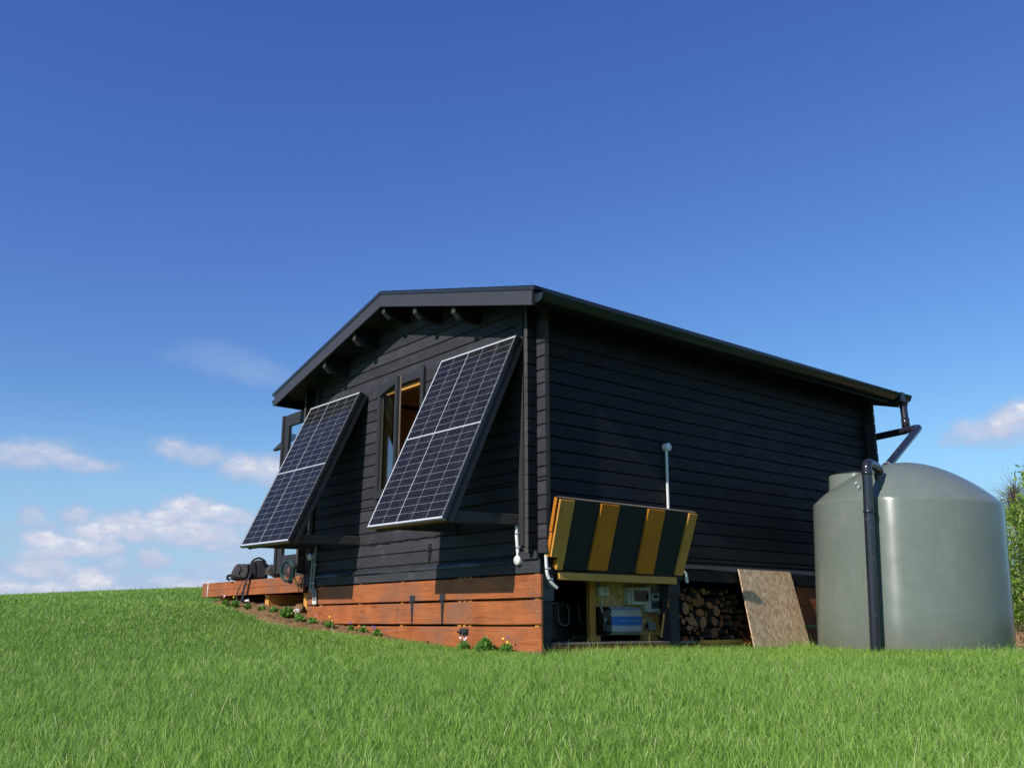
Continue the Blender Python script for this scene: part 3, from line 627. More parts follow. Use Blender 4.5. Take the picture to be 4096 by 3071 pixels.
# lift-up hatch lid over the battery cupboard (swung up, leaning out at the top)
def lidp(y,z,off=0.):
    t=(z-.03)/.535; y=y*(1-.028*t); z=z-.016*t; x=.055+.215*t; n=Vector((.535,0,-.215)).normalized(); p=Vector((x,y,z))+n*off; return p
def lidbox(y00,y01,y10,y11,z0,z1,o0,o1,mi,m):
    """slab on the tilted lid: y00,y01 at z0; y10,y11 at z1; from normal offset o0 to o1"""
    A=[lidp(y00,z0,o0),lidp(y01,z0,o0),lidp(y11,z1,o0),lidp(y10,z1,o0)]; B=[lidp(y00,z0,o1),lidp(y01,z0,o1),lidp(y11,z1,o1),lidp(y10,z1,o1)]
    m.add(A+B,[(0,1,2,3)[::-1],(4,5,6,7),(0,1,5,4),(1,2,6,5),(2,3,7,6),(3,0,4,7)],mi)
m=MB(); lidbox(.150,1.655,-.02,1.66,.03,.567,-.016,-.004,0,m); hatch=m.build('hatch_lid',[M['backing']],house,label='raised hatch lid with black cloth backing and pine battens')
m=MB(); lidbox(.026,.040,.006,.018,.12,.300,-.034,-.002,0,m); lidbox(-.004,.008,-.038,-.026,.31,.567,-.034,-.002,0,m); lidbox(.128,.142,.118,.130,.03,.10,-.034,-.002,0,m); m.build('board_edge',M['brown_z'],hatch)
m=MB(); lidbox(.152,1.62,-.02,1.655,.567,.574,-.034,-.002,0,m); m.build('top_edge',M['weather'],hatch)
def batten(*a,mat='brown_z'):
    m=MB(); lidbox(*a,-.003,.018,0,m); m.build('batten',M[mat],hatch)
lst=[(.040,.128,-.012,.072,.125,.562,'pine_z'),(.127,.190,.073,.142,.030,.562,'pine_z'),(.475,.680,.449,.657,.040,.562,'brown_z'),(1.035,1.243,1.012,1.224,.030,.562,'brown_z'),(1.530,1.590,1.545,1.600,.030,.562,'pine_z'),(1.591,1.628,1.601,1.655,.030,.562,'pine_z')]
for a,b,c,d,z0,z1,mt in lst: batten(a,b,c,d,z0,z1,mat=mt)
m=MB(); m.box((.026,.17,-.052),(.058,1.56,.008),ch=.003); m.build('lintel_strip',M['pine_y'],house)
m=MB(); m.box((-.02,.135,-.70),(.0,1.499,-.549),ch=.003); m.build('sill_board',M['orange_y'],house)
m=MB(); m.box((-.10,.135,-.547),(.006,1.499,-.530),ch=.002); m.build('sill_cap',M['weather'],house)
# cupboard carcass
m=MB(); m.box((-1.30,.14,-.560),(-.101,1.98,-.532)); m.build('cupboard_floor',M['weather'],house)
m=MB(); m.box((-1.34,.14,-.66),(-1.31,3.42,.004)); m.box((-1.3,3.36,-.66),(-.11,3.38,.004)); m.box((-1.3,1.96,-.60),(-.62,1.99,.004)); m.build('cupboard_back',M['black_y_shade'],house)
m=MB(); m.box((-1.30,.142,-.53),(-.12,.156,.004)); m.build('cupboard_side',M['osb_in'],house)
m=MB(); m.box((-.434,.985,-.485),(-.420,1.82,-.028)); eqb=m.build('mounting_board',M['osb_in'],house)
m=MB(); m.box((-.42,.913,-.531),(-.375,.984,-.0),ch=.002); m.box((-.42,.986,-.531),(-.39,1.05,-.487)); m.build('stud',M['pine_z'],house)
m=MB(); m.box((-.43,1.59,-.531),(-.39,1.735,-.487)); m.box((-.43,1.765,-.512),(-.404,1.835,-.112)); m.box((-.43,1.70,-.531),(-.36,1.95,-.505)); m.build('stud',M['pine_z'],house)
m=MB(); m.prism([(-.44,1.838,-.53),(-.44,2.05,-.53),(-.44,2.12,0),(-.44,1.86,0)],(-.02,0,0)); m.build('dark_panel_board',M['black_dull'],house)
m=MB(); 
for (a,b) in (((-.012,1.588,-.005),(-.012,1.542,-.155)),((-.012,1.53,-.17),(-.012,1.515,-.25)),((-.05,1.50,-.30),(-.05,1.445,-.50))): m.bar(a,b,.016,.008,(1,0,0))
m.build('sunlit_edge_strip',M['pine_z'],house)  # pale bars paint in a sunlit board edge and slivers of light
# firewood bay floor and plank
m=MB(); m.box((-1.3,1.64,-.66),(-.05,3.30,-.58)); m.build('bay_floor',M['weather'],house)
m=MB(); m.box((-.05,1.95,-.562),(-.02,2.9,-.530)); m.box((-.05,1.66,-.60),(-.02,3.3,-.568)); m.build('bay_plank',M['pine_y'],house)
# ------------------------------------------------------------------ solar panels
def solar(name,x0,label,zoff=0.):
    a=.425; w,l=1.096,1.735; O=Vector((x0,-.105,1.967+zoff)); RM=Matrix.Rotation(.012,3,'Y'); X=RM@Vector((1,0,0)); D=RM@Vector((0,-math.sin(a),-math.cos(a))); N=RM@Vector((0,-math.cos(a),math.sin(a)))
    t=thing(name,(x0+w/2,-.1,1.95),label,'solar panel','tilted solar panels on the gable wall')
    P=lambda u,v,n: O+X*u+D*v+N*n
    def slab(m,u0,u1,v0,v1,n0,n1,mi=0,ch=.0): m.obox(P((u0+u1)/2,(v0+v1)/2,(n0+n1)/2),X*(u1-u0)/2,D*(v1-v0)/2,N*(n1-n0)/2,mi,ch)
    m=MB(); slab(m,0,w,0,.012,-.035,.0,0,.0015); slab(m,0,w,l-.012,l,-.035,.0,0,.0015); slab(m,0,.010,.0125,l-.0125,-.035,0,1,.0015); slab(m,w-.010,w,.0125,l-.0125,-.035,0,1,.0015)
    m.build('frame',[M['alu'],M['alu_dark']],t)
    m=MB(); vs=[P(.0102,.0122,-.0015),P(w-.0102,.0122,-.0015),P(w-.0102,l-.0122,-.0015),P(.0102,l-.0122,-.0015)]; m.add(vs,[(0,3,2,1)])
    vs2=[p-N*.006 for p in vs]; m.add(vs2,[(0,1,2,3)])
    o=m.build('cell_sheet',M['solar'],t); uvl=o.data.uv_layers.new(name='UVMap'); UV={0:(0,1.714),1:(1.076,1.714),2:(1.076,0),3:(0,0)}
    for poly in o.data.polygons:
        for li in poly.loop_indices:
            vi=o.data.loops[li].vertex_index%4; uvl.data[li].uv=UV[vi]
    m=MB()
    slab(m,.02,.068,.0,l-.02,-.106,-.036,0,.003); slab(m,w-.068,w-.004,.0,l-.02,-.106,-.036,0,.003); slab(m,.069,w-.069,.02,.065,-.106,-.036,0,.003); slab(m,.069,w-.069,l-.07,l-.025,-.106,-.036,0,.003); slab(m,.069,w-.069,l*.5-.02,l*.5+.025,-.106,-.036,0,.003)
    m.build('backing_frame',M['black_z'],t)
    m=MB(); slab(m,.069,w-.069,.066,l-.071,-.045,-.038); m.build('back_sheet',M['black_dull'],t)
    for xs in (x0+.125,x0+w-.098):
        m=MB(); e=P(xs-x0,l-.05,-.07); m.bar((xs,-.002,.428),(xs,e.y-.02,e.z+.015),.045,.085,(0,0,1),0,.004); m.build('strut',M['black_end'],t)
    return t
solar('solar_panel',-1.226,'tilted solar panel on the right, next to the cabin corner')
solar('solar_panel',-3.766,'tilted solar panel on the left, at the deck end of the gable wall')
# ------------------------------------------------------------------ water tank and its pipes
TC=Vector((.997,3.751,-.66)); TA=Vector((.045,.009,1)).normalized(); TR=.847
tank=thing('water_tank',TC,'squat grey-green plastic rainwater tank with a domed top, beside the cabin','water tank')
prof=[(TR-.03,-.14),(TR+.004,-.10),(TR+.003,.4),(TR+.001,1.0),(TR,1.34),(TR-.003,1.362),(TR-.014,1.378),(TR-.020,1.382)]
for i in range(1,25):
    s=1-i/24; prof.append(((TR-.022)*s,1.383+.398*math.cos(math.pi/2*s)**.86))
m=MB(); m.lathe(prof,TC,TA,128); m.build('tank_body',M['tank'],tank)
tocam=Vector((.470,-.883,0)); left=Vector((-.883,-.470,0))
cc=TC+TA*1.275+left*.405-tocam*.20
m=MB(); m.lathe([(.303,0),(.300,.425),(.290,.432),(.283,.425),(.283,.30)],cc,TA,64); col=m.build('filler_neck',M['tank'],tank)
m=MB(); m.lathe([(.296,.433),(.302,.437),(.298,.443),(.2,.446),(0,.448)],cc,TA,64); m.build('lid',M['black_plastic'],col)
ring=TC+TA*1.475+tocam*.665+left*.40
m=MB(); m.tube([ring+left*(.020*math.cos(t))+Vector((0,0,.024*math.sin(t)+.03)) for t in np.linspace(0,2*math.pi,17)],.0045,6); m.tube([ring-Vector((0,0,.03)),ring+Vector((0,0,.01))],.006,6); m.build('eye_bolt',M['steel'],tank)
# overflow standpipe
ov=TC+tocam*.895+left*.305
b0=Vector((ov.x,ov.y,g1(ov.x,ov.y)-.08)); top=b0+TA*(1.735)+left*0.0; inl=TC+TA*1.50+tocam*.56+left*.205; t2=Vector((inl.x,inl.y,top.z-.012))
pts=elbow([b0,top,t2,inl],.075,7)
ovp=thing('overflow_pipe',b0,'glossy black overflow pipe running up the front of the tank into its dome','pipe')
m=MB(); m.tube(pts,.044,28); m.build('pipe_run',M['pipe_black'],ovp)
for P_,D_ in((b0+TA*1.28,TA),(b0+TA*1.62,TA),):
    m=MB(); m.lathe([(.044,0),(.049,.003),(.049,.028),(.044,.031)],P_,D_,28); m.build('coupling',M['pipe_black'],ovp)
m=MB(); m.lathe([(.044,0),(.052,.002),(.052,.02),(.044,.022)],inl+Vector((0,0,.02)),(0,0,1),28); m.build('coupling',M['pipe_black'],ovp)
m=MB(); q=b0+TA*1.29; m.tube([q-tocam*.03-left*.05,q-tocam*.085-left*.062],.013,8); m.box(q-tocam*.10+Vector((-.03,-.03,-.02)),q-tocam*.085+Vector((.03,.03,.02))); m.build('pipe_clip',M['black_plastic'],ovp)
# downpipe from the gutter end to the tank
dp0=Vector((.385,5.235,2.10)); tee=Vector((.405,5.205,1.735)); el_=Vector((.590,5.14,1.735)); e2=Vector((.765,3.93,1.085))
dp=thing('downpipe',dp0,'black downpipe dropping from the far gutter end and slanting back to the tank','downpipe')
m=MB(); m.tube(elbow([dp0,tee,el_,e2],.06,7),.040,24); m.build('pipe_run',M['pipe_black'],dp)
m=MB(); m.tube([tee-Vector((0,0,0)),tee+Vector((-.80,.10,-.015))],.040,24); m.build('branch_pipe',M['pipe_black'],dp)
m=MB(); m.lathe([(.040,0),(.045,.002),(.045,.10),(.040,.102)],tee+Vector((0,0,.04)),(0,0,1),24); m.build('coupling',M['pipe_black'],dp); m=MB(); m.lathe([(.06,0),(.048,-.05),(.040,-.09)],dp0+Vector((0,0,-.02)),(0,0,1),24)
m.build('outlet',M['pipe_black'],dp); m=MB(); dd=(e2-el_).normalized(); m.lathe([(.040,0),(.047,.003),(.047,.05),(.040,.053)],e2-dd*.16,dd,24,0); m.build('coupling',M['pipe_black'],dp)
m=MB(); m.lathe([(.0415,0),(.0485,.002),(.0485,.012),(.0415,.014)],e2-dd*.175,dd,24); m.build('pale_ring',M['grey_and_shaded_pvc'],dp)
# ------------------------------------------------------------------ conduits and junction boxes
def jbox(c,n,par,r=.037,dep=.05,mat='white_pvc'):
    m=MB(); m.lathe([(r,0),(r,dep-.004),(r-.002,dep),(0,dep)],c,n,28); o=m.build('junction_box',M[mat],par)
    return o
def conduit(name,path,r,label,jb=None,mat='white_pvc',clips=(),cat='conduit',jn=None):
    t=thing(name,path[0],label,cat,'pale cable conduits on the cabin walls'); m=MB(); m.tube(path,r,12); m.build('pipe_run',M[mat],t)
    if jb: jbox(jb,jn,t)
    for c in clips:
        m=MB(); c=Vector(c); m.lathe([(r+.0005,-.006),(r+.003,-.006),(r+.003,.006),(r+.0005,.006)],c,(0,0,1),14); m.box(c+Vector((r,-.004,-.006)),c+Vector((r+.022,.010,.006))); m.build('clip',M['steel'],t)
    return t
conduit('cable_conduit',[(.022,1.535,1.14),(.022,1.53,.9),(.022,1.525,.5),(.022,1.52,.15)],.0125,'straight white conduit with a round box, upright on the long side wall',(.0,1.540,1.168),clips=(),jn=(1,0,0))
conduit('cable_conduit',bez([(-.233,-.02,.40),(-.224,-.034,.34),(-.210,-.040,.26),(-.207,-.036,.19),(-.203,-.034,.14)]),.0145,'short white conduit ending in a round box, low on the gable wall by the corner',(-.200,-.005,.103),clips=((-.216,-.038,.315),(-.207,-.038,.205)),jn=(0,-1,0))
conduit('cable_conduit',bez([(.052,.035,.16),(.052,.040,.05),(.054,.050,-.02),(.060,.085,-.075),(.066,.135,-.115)]),.0135,'bent white flexible conduit below the corner logs, left of the hatch',clips=((.052,.042,.03),(.056,.062,-.05)))
conduit('cable_conduit',elbow([(.030,1.60,.060),(.035,1.715,.060),(.035,1.722,-.035)],.05,6),.0135,'short white elbow of conduit sticking out right of the raised hatch')
conduit('cable_conduit',bez([(-3.700,-.030,.30),(-3.672,-.035,.27),(-3.668,-.040,.10),(-3.670,-.042,.02),(-3.640,-.046,-.035),(-3.585,-.048,-.075),(-3.578,-.046,-.18)]),.0125,'left one of two white conduits painted shade-grey at the deck end, with a round box',(-3.705,-.010,.312),'grey_and_shaded_pvc',clips=((-3.669,-.042,.03),),jn=(0,-1,0))  # white pipe, its shadow put into the grey colour
conduit('cable_conduit',bez([(-3.610,-.034,.42),(-3.612,-.036,.25),(-3.616,-.038,.08),(-3.618,-.042,.02),(-3.585,-.046,-.03),(-3.535,-.048,-.065),(-3.530,-.046,-.18)]),.0125,'right one of two white conduits painted shade-grey at the deck end, without a box',None,'grey_and_shaded_pvc',clips=((-3.612,-.038,.22),(-3.617,-.042,.03)))
for k,x in enumerate((-3.578,-3.530)):
    m=MB(); m.tube(bez([(x,-.046,-.150),(x+.001,-.047,-.172),(x+.022*(1-k)+.002,-.050,-.190)]),.0138,12); o=m.build('conduit_end',M['white_pvc'])  # sunlit ends of the same pipes, kept white beside the shade-grey runs
    lab(o,('left' if k==0 else 'right')+' one of two white conduit elbows in front of the top orange board','conduit end','white conduit ends')
m=MB(); pth=[]
for i in range(40):
    x=-2.66+i*(1.40/39); pth.append((x,-.006,.365+.008*math.sin(i*.9)+.004*math.sin(i*2.3)+.012*i/39))
m.tube([(-2.72,-.02,.415)]+pth+[(-1.22,-.02,.40),(-1.20,-.03,.44)],.004,6); o=m.build('wall_cable',M['black_plastic']); lab(o,'thin black cable clipped along the gable wall between the two panels','cable')
# ------------------------------------------------------------------ leaning strand board
m=MB(); A=[(.036,2.455,.108),(.036,3.275,.108),(.175,3.345,-.66),(.175,2.455,-.66)]; B=[(x+.013,y,z+.002) for x,y,z in A]
m.add(A+B,[(0,1,2,3),(4,7,6,5),(0,4,5,1),(1,5,6,2),(2,6,7,3),(3,7,4,0)]); o=m.build('leaning_board',M['osb']); lab(o,'weathered strand board leaning against the cabin in front of the firewood','board')
# ------------------------------------------------------------------ deck
dk=thing('deck',(-5.4,1.5,0),'low timber deck with orange stained fascia at the left end of the cabin','deck')
dx0,dx1,dy=-6.87,-3.975,.03
for z0,z1 in((.0365,.128),(-.048,.034)):
    for a,b in (((dx0,dx1),) if z0>0 else ((dx0,-5.12),(-5.117,dx1))):
        m=MB(); m.box((a,dy,z0),(b,dy+.03,z1),ch=.002); m.build('fascia_board',M['orange_x'],dk)
m=MB(); m.box((dx0,dy+.031,-.048),(dx0+.03,4.2,.128)); m.build('fascia_board',M['orange_y'],dk)
for k in range(30):
    m=MB(); y=dy+.032+k*.14; m.box((dx0+.032,y,.104),(dx1,y+.136,.1265),ch=.002); m.build('deck_board',M['orange_x'],dk)
for x0,x1 in((-6.50,-6.40),(-5.14,-5.04),(-4.15,-4.06)):
    m=MB(); m.box((x0,.115,-.06),(x1,4.1,-.0505 if 0 else -.051)); m.box((x0+.002,.13,g1(x0,.2)-.15),(x1-.002,4.0,-.0605)); m.build('bearer',M['pine_z'],dk)
m=MB(); m.box((dx0+.17,dy-.0012,-.045),(dx0+.185,dy-.0002,.126)); m.box((dx0+.19,dy-.0012,.02),(dx0+.20,dy-.0002,.126)); m.build('pale_stripe',M['white_pvc'],dk)
# ------------------------------------------------------------------ backpack
E1=Vector((.43,.90,0)).normalized(); CM=Vector((.90,-.43,0)).normalized(); Z=Vector((0,0,1))
bpO=Vector((-5.835,.215,.128))
bp=thing('backpack',bpO,'black and grey camera backpack lying on the deck','backpack')
def loft(poly,ds,sc,O,mi=0,m=None,sm=True):
    cu=sum(p[0] for p in poly)/len(poly); cz=sum(p[1] for p in poly)/len(poly); n=len(poly); vs=[]
    for d,s in zip(ds,sc):
        for (u,z) in poly: vs.append(O+E1*(cu+(u-cu)*s)+Z*(cz+(z-cz)*s)+CM*d)
    k=len(ds); m.add(vs,[(i*n+j,i*n+(j+1)%n,(i+1)*n+(j+1)%n,(i+1)*n+j) for i in range(k-1) for j in range(n)],mi,sm); m.add(vs[:n],[tuple(range(n))[::-1]],mi); m.add(vs[-n:],[tuple(range(n))],mi)
def rnd(poly,n=3): return [(p.x,p.y) for p in bez([(a,b,0) for a,b in poly]+[(poly[0][0],poly[0][1],0)],n)[:-1]]
main=[(-.215,.02),(-.222,.075),(-.165,.205),(-.06,.212),(.02,.225),(.06,.255),(.12,.268),(.18,.245),(.225,.18),(.230,.08),(.20,.012),(.0,.004),(-.12,.004)]
m=MB(); loft(rnd(main),[-.13,-.115,-.06,.05,.10,.118],[.84,.95,1,1,.95,.86],bpO,0,m); m.build('main_body',M['fabric'],bp)
m=MB(); loft(rnd([(-.20,.075),(-.155,.19),(-.02,.205),(-.025,.05),(-.14,.045)]),[.10,.128,.136],[1,.97,.88],bpO,0,m); m.build('front_panel',M['fabric_grey'],bp)
m=MB(); loft(rnd([(.095,.03),(.09,.225),(.15,.24),(.20,.17),(.205,.04)]),[.09,.125,.140],[1,.96,.82],bpO,0,m); m.build('side_pocket',M['fabric'],bp)
m=MB(); loft(rnd([(.0,.0),(.005,.19),(.05,.235),(.08,.20),(.085,.01)]),[.10,.130,.142],[1,.95,.84],bpO,0,m); m.build('side_pocket',M['fabric'],bp)
m=MB(); m.tube(bez([bpO+E1*.015+Z*.225+CM*.02,bpO+E1*.05+Z*.272+CM*.02,bpO+E1*.11+Z*.292+CM*.02,bpO+E1*.165+Z*.270+CM*.02,bpO+E1*.20+Z*.235+CM*.02]),.014,8); m.build('handle',M['fabric'],bp)
m=MB(); m.tube(bez([bpO-E1*.20+Z*.062+CM*.03,bpO-E1*.255+Z*.060+CM*.05,bpO-E1*.262+Z*.03+CM*.05,bpO-E1*.235-Z*.0+CM*.05]),[.017]*24+[.017],8) if 0 else m.tube(bez([bpO-E1*.19+Z*.070+CM*.03,bpO-E1*.25+Z*.066+CM*.05,bpO-E1*.258+Z*.035+CM*.05,bpO-E1*.225+Z*.012+CM*.05]),.016,8); m.build('shoulder_strap',M['fabric'],bp)
def ribbon(path,w,par,name,mat,side=None):
    P=bez(path,7); vs=[]; m=MB()
    for i,p in enumerate(P): s=(side or E1).normalized()*1.9 if side else E1; vs+=[p-s*w/2,p+s*w/2,p+s*w/2-CM*.002,p-s*w/2-CM*.002]
    m.add(vs,[(i*4+k,i*4+(k+1)%4,(i+1)*4+(k+1)%4,(i+1)*4+k) for i in range(len(P)-1) for k in range(4)],0,False); return m.build(name,M[mat],par)
ribbon([bpO+E1*.02+Z*.11+CM*.135,bpO-E1*.0+Z*.03+CM*.20,Vector((-5.385,.005,.145)),Vector((-5.40,-.022,.08)),Vector((-5.42,-.024,.0)),Vector((-5.44,-.024,-.08)),Vector((-5.49,-.024,-.125)),Vector((-5.54,-.024,-.135)),Vector((-5.60,-.024,-.115))],.034,bp,'hanging_strap','fabric',Vector((.6,.0,0))+Vector((0,0,0)))
ribbon([Vector((-5.60,-.024,-.115)),Vector((-5.625,-.024,-.08)),Vector((-5.60,-.024,-.02)),Vector((-5.53,-.024,.06)),Vector((-5.45,-.022,.125))],.020,bp,'thin_strap','fabric',Vector((1,0,0)))
m=MB(); m.obox(bpO-E1*.155+Z*.198+CM*.10,E1*.012,CM*.004,Z*.006); m.build('zip_tag',M['pink'],bp)
m=MB(); m.tube(bez([bpO-E1*.13+Z*.195+CM*.139,bpO-E1*.10+Z*.15+CM*.143,bpO-E1*.125+Z*.10+CM*.143,bpO-E1*.09+Z*.05+CM*.140,bpO-E1*.02+Z*.03+CM*.140]),.004,6); m.build('webbing',M['fabric'],bp)
# ------------------------------------------------------------------ dog
dg=Vector((-5.585,.385,-.012))
dog=thing('dog',dg+Z*.13,'small shaggy grey dog lying on the deck between the backpack and the open door','dog')
def skinmesh(name,verts,edges,radii,mat,par,sub=2):
    me=bpy.data.meshes.new('tmp'); me.from_pydata(verts,edges,[]); o=bpy.data.objects.new('tmp',me); COL.objects.link(o)
    sk=o.modifiers.new('s','SKIN'); sk.use_smooth_shade=True
    for i,r in enumerate(radii): me.skin_vertices[0].data[i].radius=(r,r)
    me.skin_vertices[0].data[0].use_root=True
    ss=o.modifiers.new('b','SUBSURF'); ss.levels=sub; ss.render_levels=sub
    dg_=bpy.context.evaluated_depsgraph_get(); dg_.update(); ev=o.evaluated_get(dg_); nm=bpy.data.meshes.new_from_object(ev); bpy.data.objects.remove(o)
    nm.name=name; nm.materials.clear(); nm.materials.append(mat); r=bpy.data.objects.new(name,nm); COL.objects.link(r); r.parent=par; nm.transform(Matrix.Translation(-pworld(par)))
    nm.polygons.foreach_set('use_smooth',[True]*len(nm.polygons)); return r
def D(u,v,z): return tuple(dg+E1*u+CM*v+Z*z)
dv=[D(.30,-.04,.215),D(.18,-.03,.225),D(.08,-.01,.240),D(.02,.02,.275),D(.0,.06,.285),D(.0,.10,.262),D(.0,.135,.250),
    D(.42,-.04,.205),D(.50,-.05,.18),D(.56,-.02,.15),
    D(.12,.03,.18),D(.07,.10,.150),D(.04,.17,.145),D(.19,.04,.18),D(.16,.12,.150),D(.14,.19,.145),
    D(.40,.04,.17),D(.34,.11,.160),D(.38,.17,.145)]
de=[(0,1),(1,2),(2,3),(3,4),(4,5),(5,6),(0,7),(7,8),(8,9),(2,10),(10,11),(11,12),(1,13),(13,14),(14,15),(7,16),(16,17),(17,18)]
dr=[.075,.080,.064,.060,.066,.047,.031,.070,.030,.012,.034,.024,.022,.034,.024,.022,.045,.030,.020]
body=skinmesh('body',dv,de,dr,M['fur'],dog)
def fur(body,n,mat,ln,sel=None,name='fur'):
    me=body.data; off=pworld(body); V=np.array([tuple(v.co) for v in me.vertices]); fs=[p for p in me.polygons]; A=np.array([p.area for p in fs]); 
    if sel is not None: A=A*np.array([1. if sel(p.center+off) else 0. for p in fs])
    if A.sum()<=0: return
    ch=rng.choice(len(fs),n,p=A/A.sum()); m=MB(); vs=[];F=[]
    for i in ch:
        p=fs[i]; vi=list(p.vertices); w=rng.dirichlet(np.ones(len(vi))); c=Vector((V[vi]*w[:,None]).sum(0)); nn=Vector(p.normal); d=(nn+Vector(rng.normal(0,.55,3))+Vector((0,0,-.5))).normalized(); s=d.cross(Vector(rng.normal(0,1,3))).normalized()*.0022; L=ln*rng.uniform(.6,1.3); b=len(vs)
        vs+=[c-s+off,c+s+off,c+d*L+off]; F.append((b,b+1,b+2))
    m.add(vs,F); m.build(name,mat,body)
fur(body,2600,M['fur'],.022)
fur(body,500,M['fur_light'],.030,lambda c:(c-(dg+CM*.12+Z*.25)).length<.06,'beard')
fur(body,420,M['fur_dark'],.020,lambda c:(c-(dg+CM*.04+Z*.31)).length<.07,'crown_fur')
for s in(-1,1):
    m=MB(); b=dg+E1*(.036*s)+CM*.03+Z*.325
    m.prism([b-E1*.020,b+E1*.020,b+E1*(.018*s+.012)+Z*.030,b+E1*(.034*s)+Z*.022+CM*.02,b+E1*(.012*s-.006)+Z*.034],CM*.008); m.build('ear',M['fur_dark'],dog)
    m=MB(); m.lathe([(0,-.006),(.006,-.003),(.007,0),(.006,.003),(0,.006)],dg+E1*(.022*s)+CM*.112+Z*.285,CM,10); m.build('eye',M['nose'],dog)
m=MB(); m.lathe([(0,-.008),(.009,-.003),(.010,.002),(0,.010)],dg+CM*.165+Z*.252,CM,12); m.build('nose',M['nose'],dog)
# ------------------------------------------------------------------ tap and coiled hose
tp=thing('garden_tap',(-3.97,-.03,.05),'old brass garden tap and pipe fittings at the deck end of the cabin','tap')
m=MB(); m.tube(bez([(-3.90,-.04,.02),(-3.94,-.06,.03),(-3.965,-.09,.09),(-3.96,-.11,.20),(-3.965,-.12,.27)]),.013,10); m.build('riser_pipe',M['brass'],tp)
m=MB(); m.lathe([(.018,0),(.020,.01),(.020,.05),(.014,.06)],(-3.90,-.075,.02),(.9,-.2,0),14); m.lathe([(.016,0),(.016,.03)],(-3.86,-.082,.02),(.9,-.2,0),14); m.build('pipe_fitting',M['brass'],tp)
m=MB(); m.lathe([(.03,0),(.034,.02),(.030,.10),(.018,.115),(0,.118)],(-4.00,-.13,.10),(.15,-.1,1),16); m.build('pump_bottle',M['terracotta'],tp)
m=MB(); m.tube([(-4.03,-.14,.29),(-3.93,-.13,.265)],.010,8); m.tube([(-4.05,-.14,.25),(-4.04,-.145,.31)],.007,8); m.lathe([(.022,0),(.022,.03),(0,.032)],(-3.95,-.13,.055),(.3,-.9,0),14); m.build('valve_handle',M['iron'],tp)
hn=Vector((.30,-.95,0)).normalized(); ha=Vector((.95,.30,0)); hc=Vector((-3.97,-.17,.168))
m=MB(); P=[]
for i in range(76):
    t=i/24*2*math.pi; r=.112-.010*(i/76)+.004*math.sin(t*1.3); P.append(hc+ha*(r*math.cos(t)*.88+.006*math.sin(i*.08))+Z*(r*math.sin(t)*1.02)+hn*(-.006+.020*(i/76)))
m.tube(P,.0085,9); o=m.build('hose_coil',M['green_hose']); lab(o,'coiled dark green garden hose hanging at the left corner of the cabin','hose')
# ------------------------------------------------------------------ power equipment in the cupboard
def part(m,name,mat,par,**k): return m.build(name,M[mat],par,**k)
X0=-.418
t=thing('power_outlet_box',(X0,1.06,-.11),'small white double socket box at the top left of the strand board panel','socket box')
m=MB(); m.box((X0,1.010,-.152),(X0+.062,1.140,-.070),ch=.004); part(m,'housing','white_plastic',t)
m=MB(); m.box((X0+.063,1.062,-.132),(X0+.0655,1.130,-.090),ch=.001); pl=part(m,'face_plate','white_plastic',t)
m=MB()
for y in(1.078,1.100): m.box((X0+.0658,y-.008,-.122),(X0+.0668,y+.008,-.100))
m.build('socket',M['grey_and_shaded_pvc'],pl)
m=MB()
for y in(1.03,1.06): m.tube(bez([(X0+.02,y,-.071),(X0+.02,y-.01,-.045),(X0+.02,y-.018,-.005)]),.011,8)
part(m,'conduit_stub','grey_and_shaded_pvc',t)
m=MB(); vs=bez([(X0+.05,1.056,-.153),(X0+.07,1.035,-.20),(X0+.085,1.006,-.245),(X0+.10,1.000,-.27),(X0+.11,1.015,-.33),(X0+.115,1.035,-.365)],6); m.tube(vs,.0065,6); o=m.build('power_lead',M['white_plastic']); lab(o,'white lead running from the socket box down to the left end of the inverter','cable')
t=thing('power_inverter',(X0,1.2,-.36),'cream power inverter with a wide blue band and black left end','inverter')
a,b,z0,z1=1.098,1.474,-.478,-.244
sec=[(0,z0),(0,z1),(.085,z1),(.118,z1-.028),(.118,z0+.028),(.085,z0)]
m=MB(); m.prism([(X0+x,a,z) for x,z in sec],(0,b-a,0)); part(m,'casing','cream',t)
m=MB(); m.prism([(X0+.0,a+.002,z1+.0012),(X0+.0855,a+.002,z1+.0012),(X0+.1192,a+.002,z1-.0275),(X0+.1182,a+.002,z1-.0285),(X0+.084,a+.002,z1+.0003)],(0,b-a-.004,0)); part(m,'top_facet','lilac',t)
m=MB(); m.box((X0+.1184,a,-.402),(X0+.1196,b,-.324)); bd=part(m,'blue_band','blue_paint',t)
m=MB(); r_=random.Random(2); y=1.19
for wd in(7,5,4,5,8): 
    for k in range(wd): m.box((X0+.1198,y,-.366),(X0+.1201,y+.0055,-.3585)); y+=.0078
    y+=.009
m.build('faint_print',M['pale_text'],bd)
m=MB(); m.prism([(X0+x*.99,1.000,z0+(z-z0)*.93+.008) for x,z in sec],(0,.030,0)); m.prism([(X0+x*1.01,1.030,z0-.002+(z-z0)*1.01) for x,z in sec],(0,.0675,0)); ec=part(m,'end_cap','black_plastic',t)
m=MB(); m.lathe([(.020,0),(.020,.012),(.008,.014)],(X0+.12,1.060,-.372),(1,0,0),14); 
for k in range(3): m.lathe([(.007,0),(.007,.01),(0,.011)],(X0+.06,.996,-.42-k*.016),(0,-1,0),8)
m.build('terminal',M['black_plastic'],ec)
mm,nn,oo=newmat('green_indicator'); em=nn.new('ShaderNodeEmission',inp={0:(.05,1,.35,1),1:1.2}); nn.l.new(em.outputs[0],oo.inputs[0])
m=MB(); m.lathe([(.0022,0),(.0022,.002),(0,.0025)],(X0+.1195,1.083,-.307),(1,0,0),8); m.build('indicator_light',mm,ec)
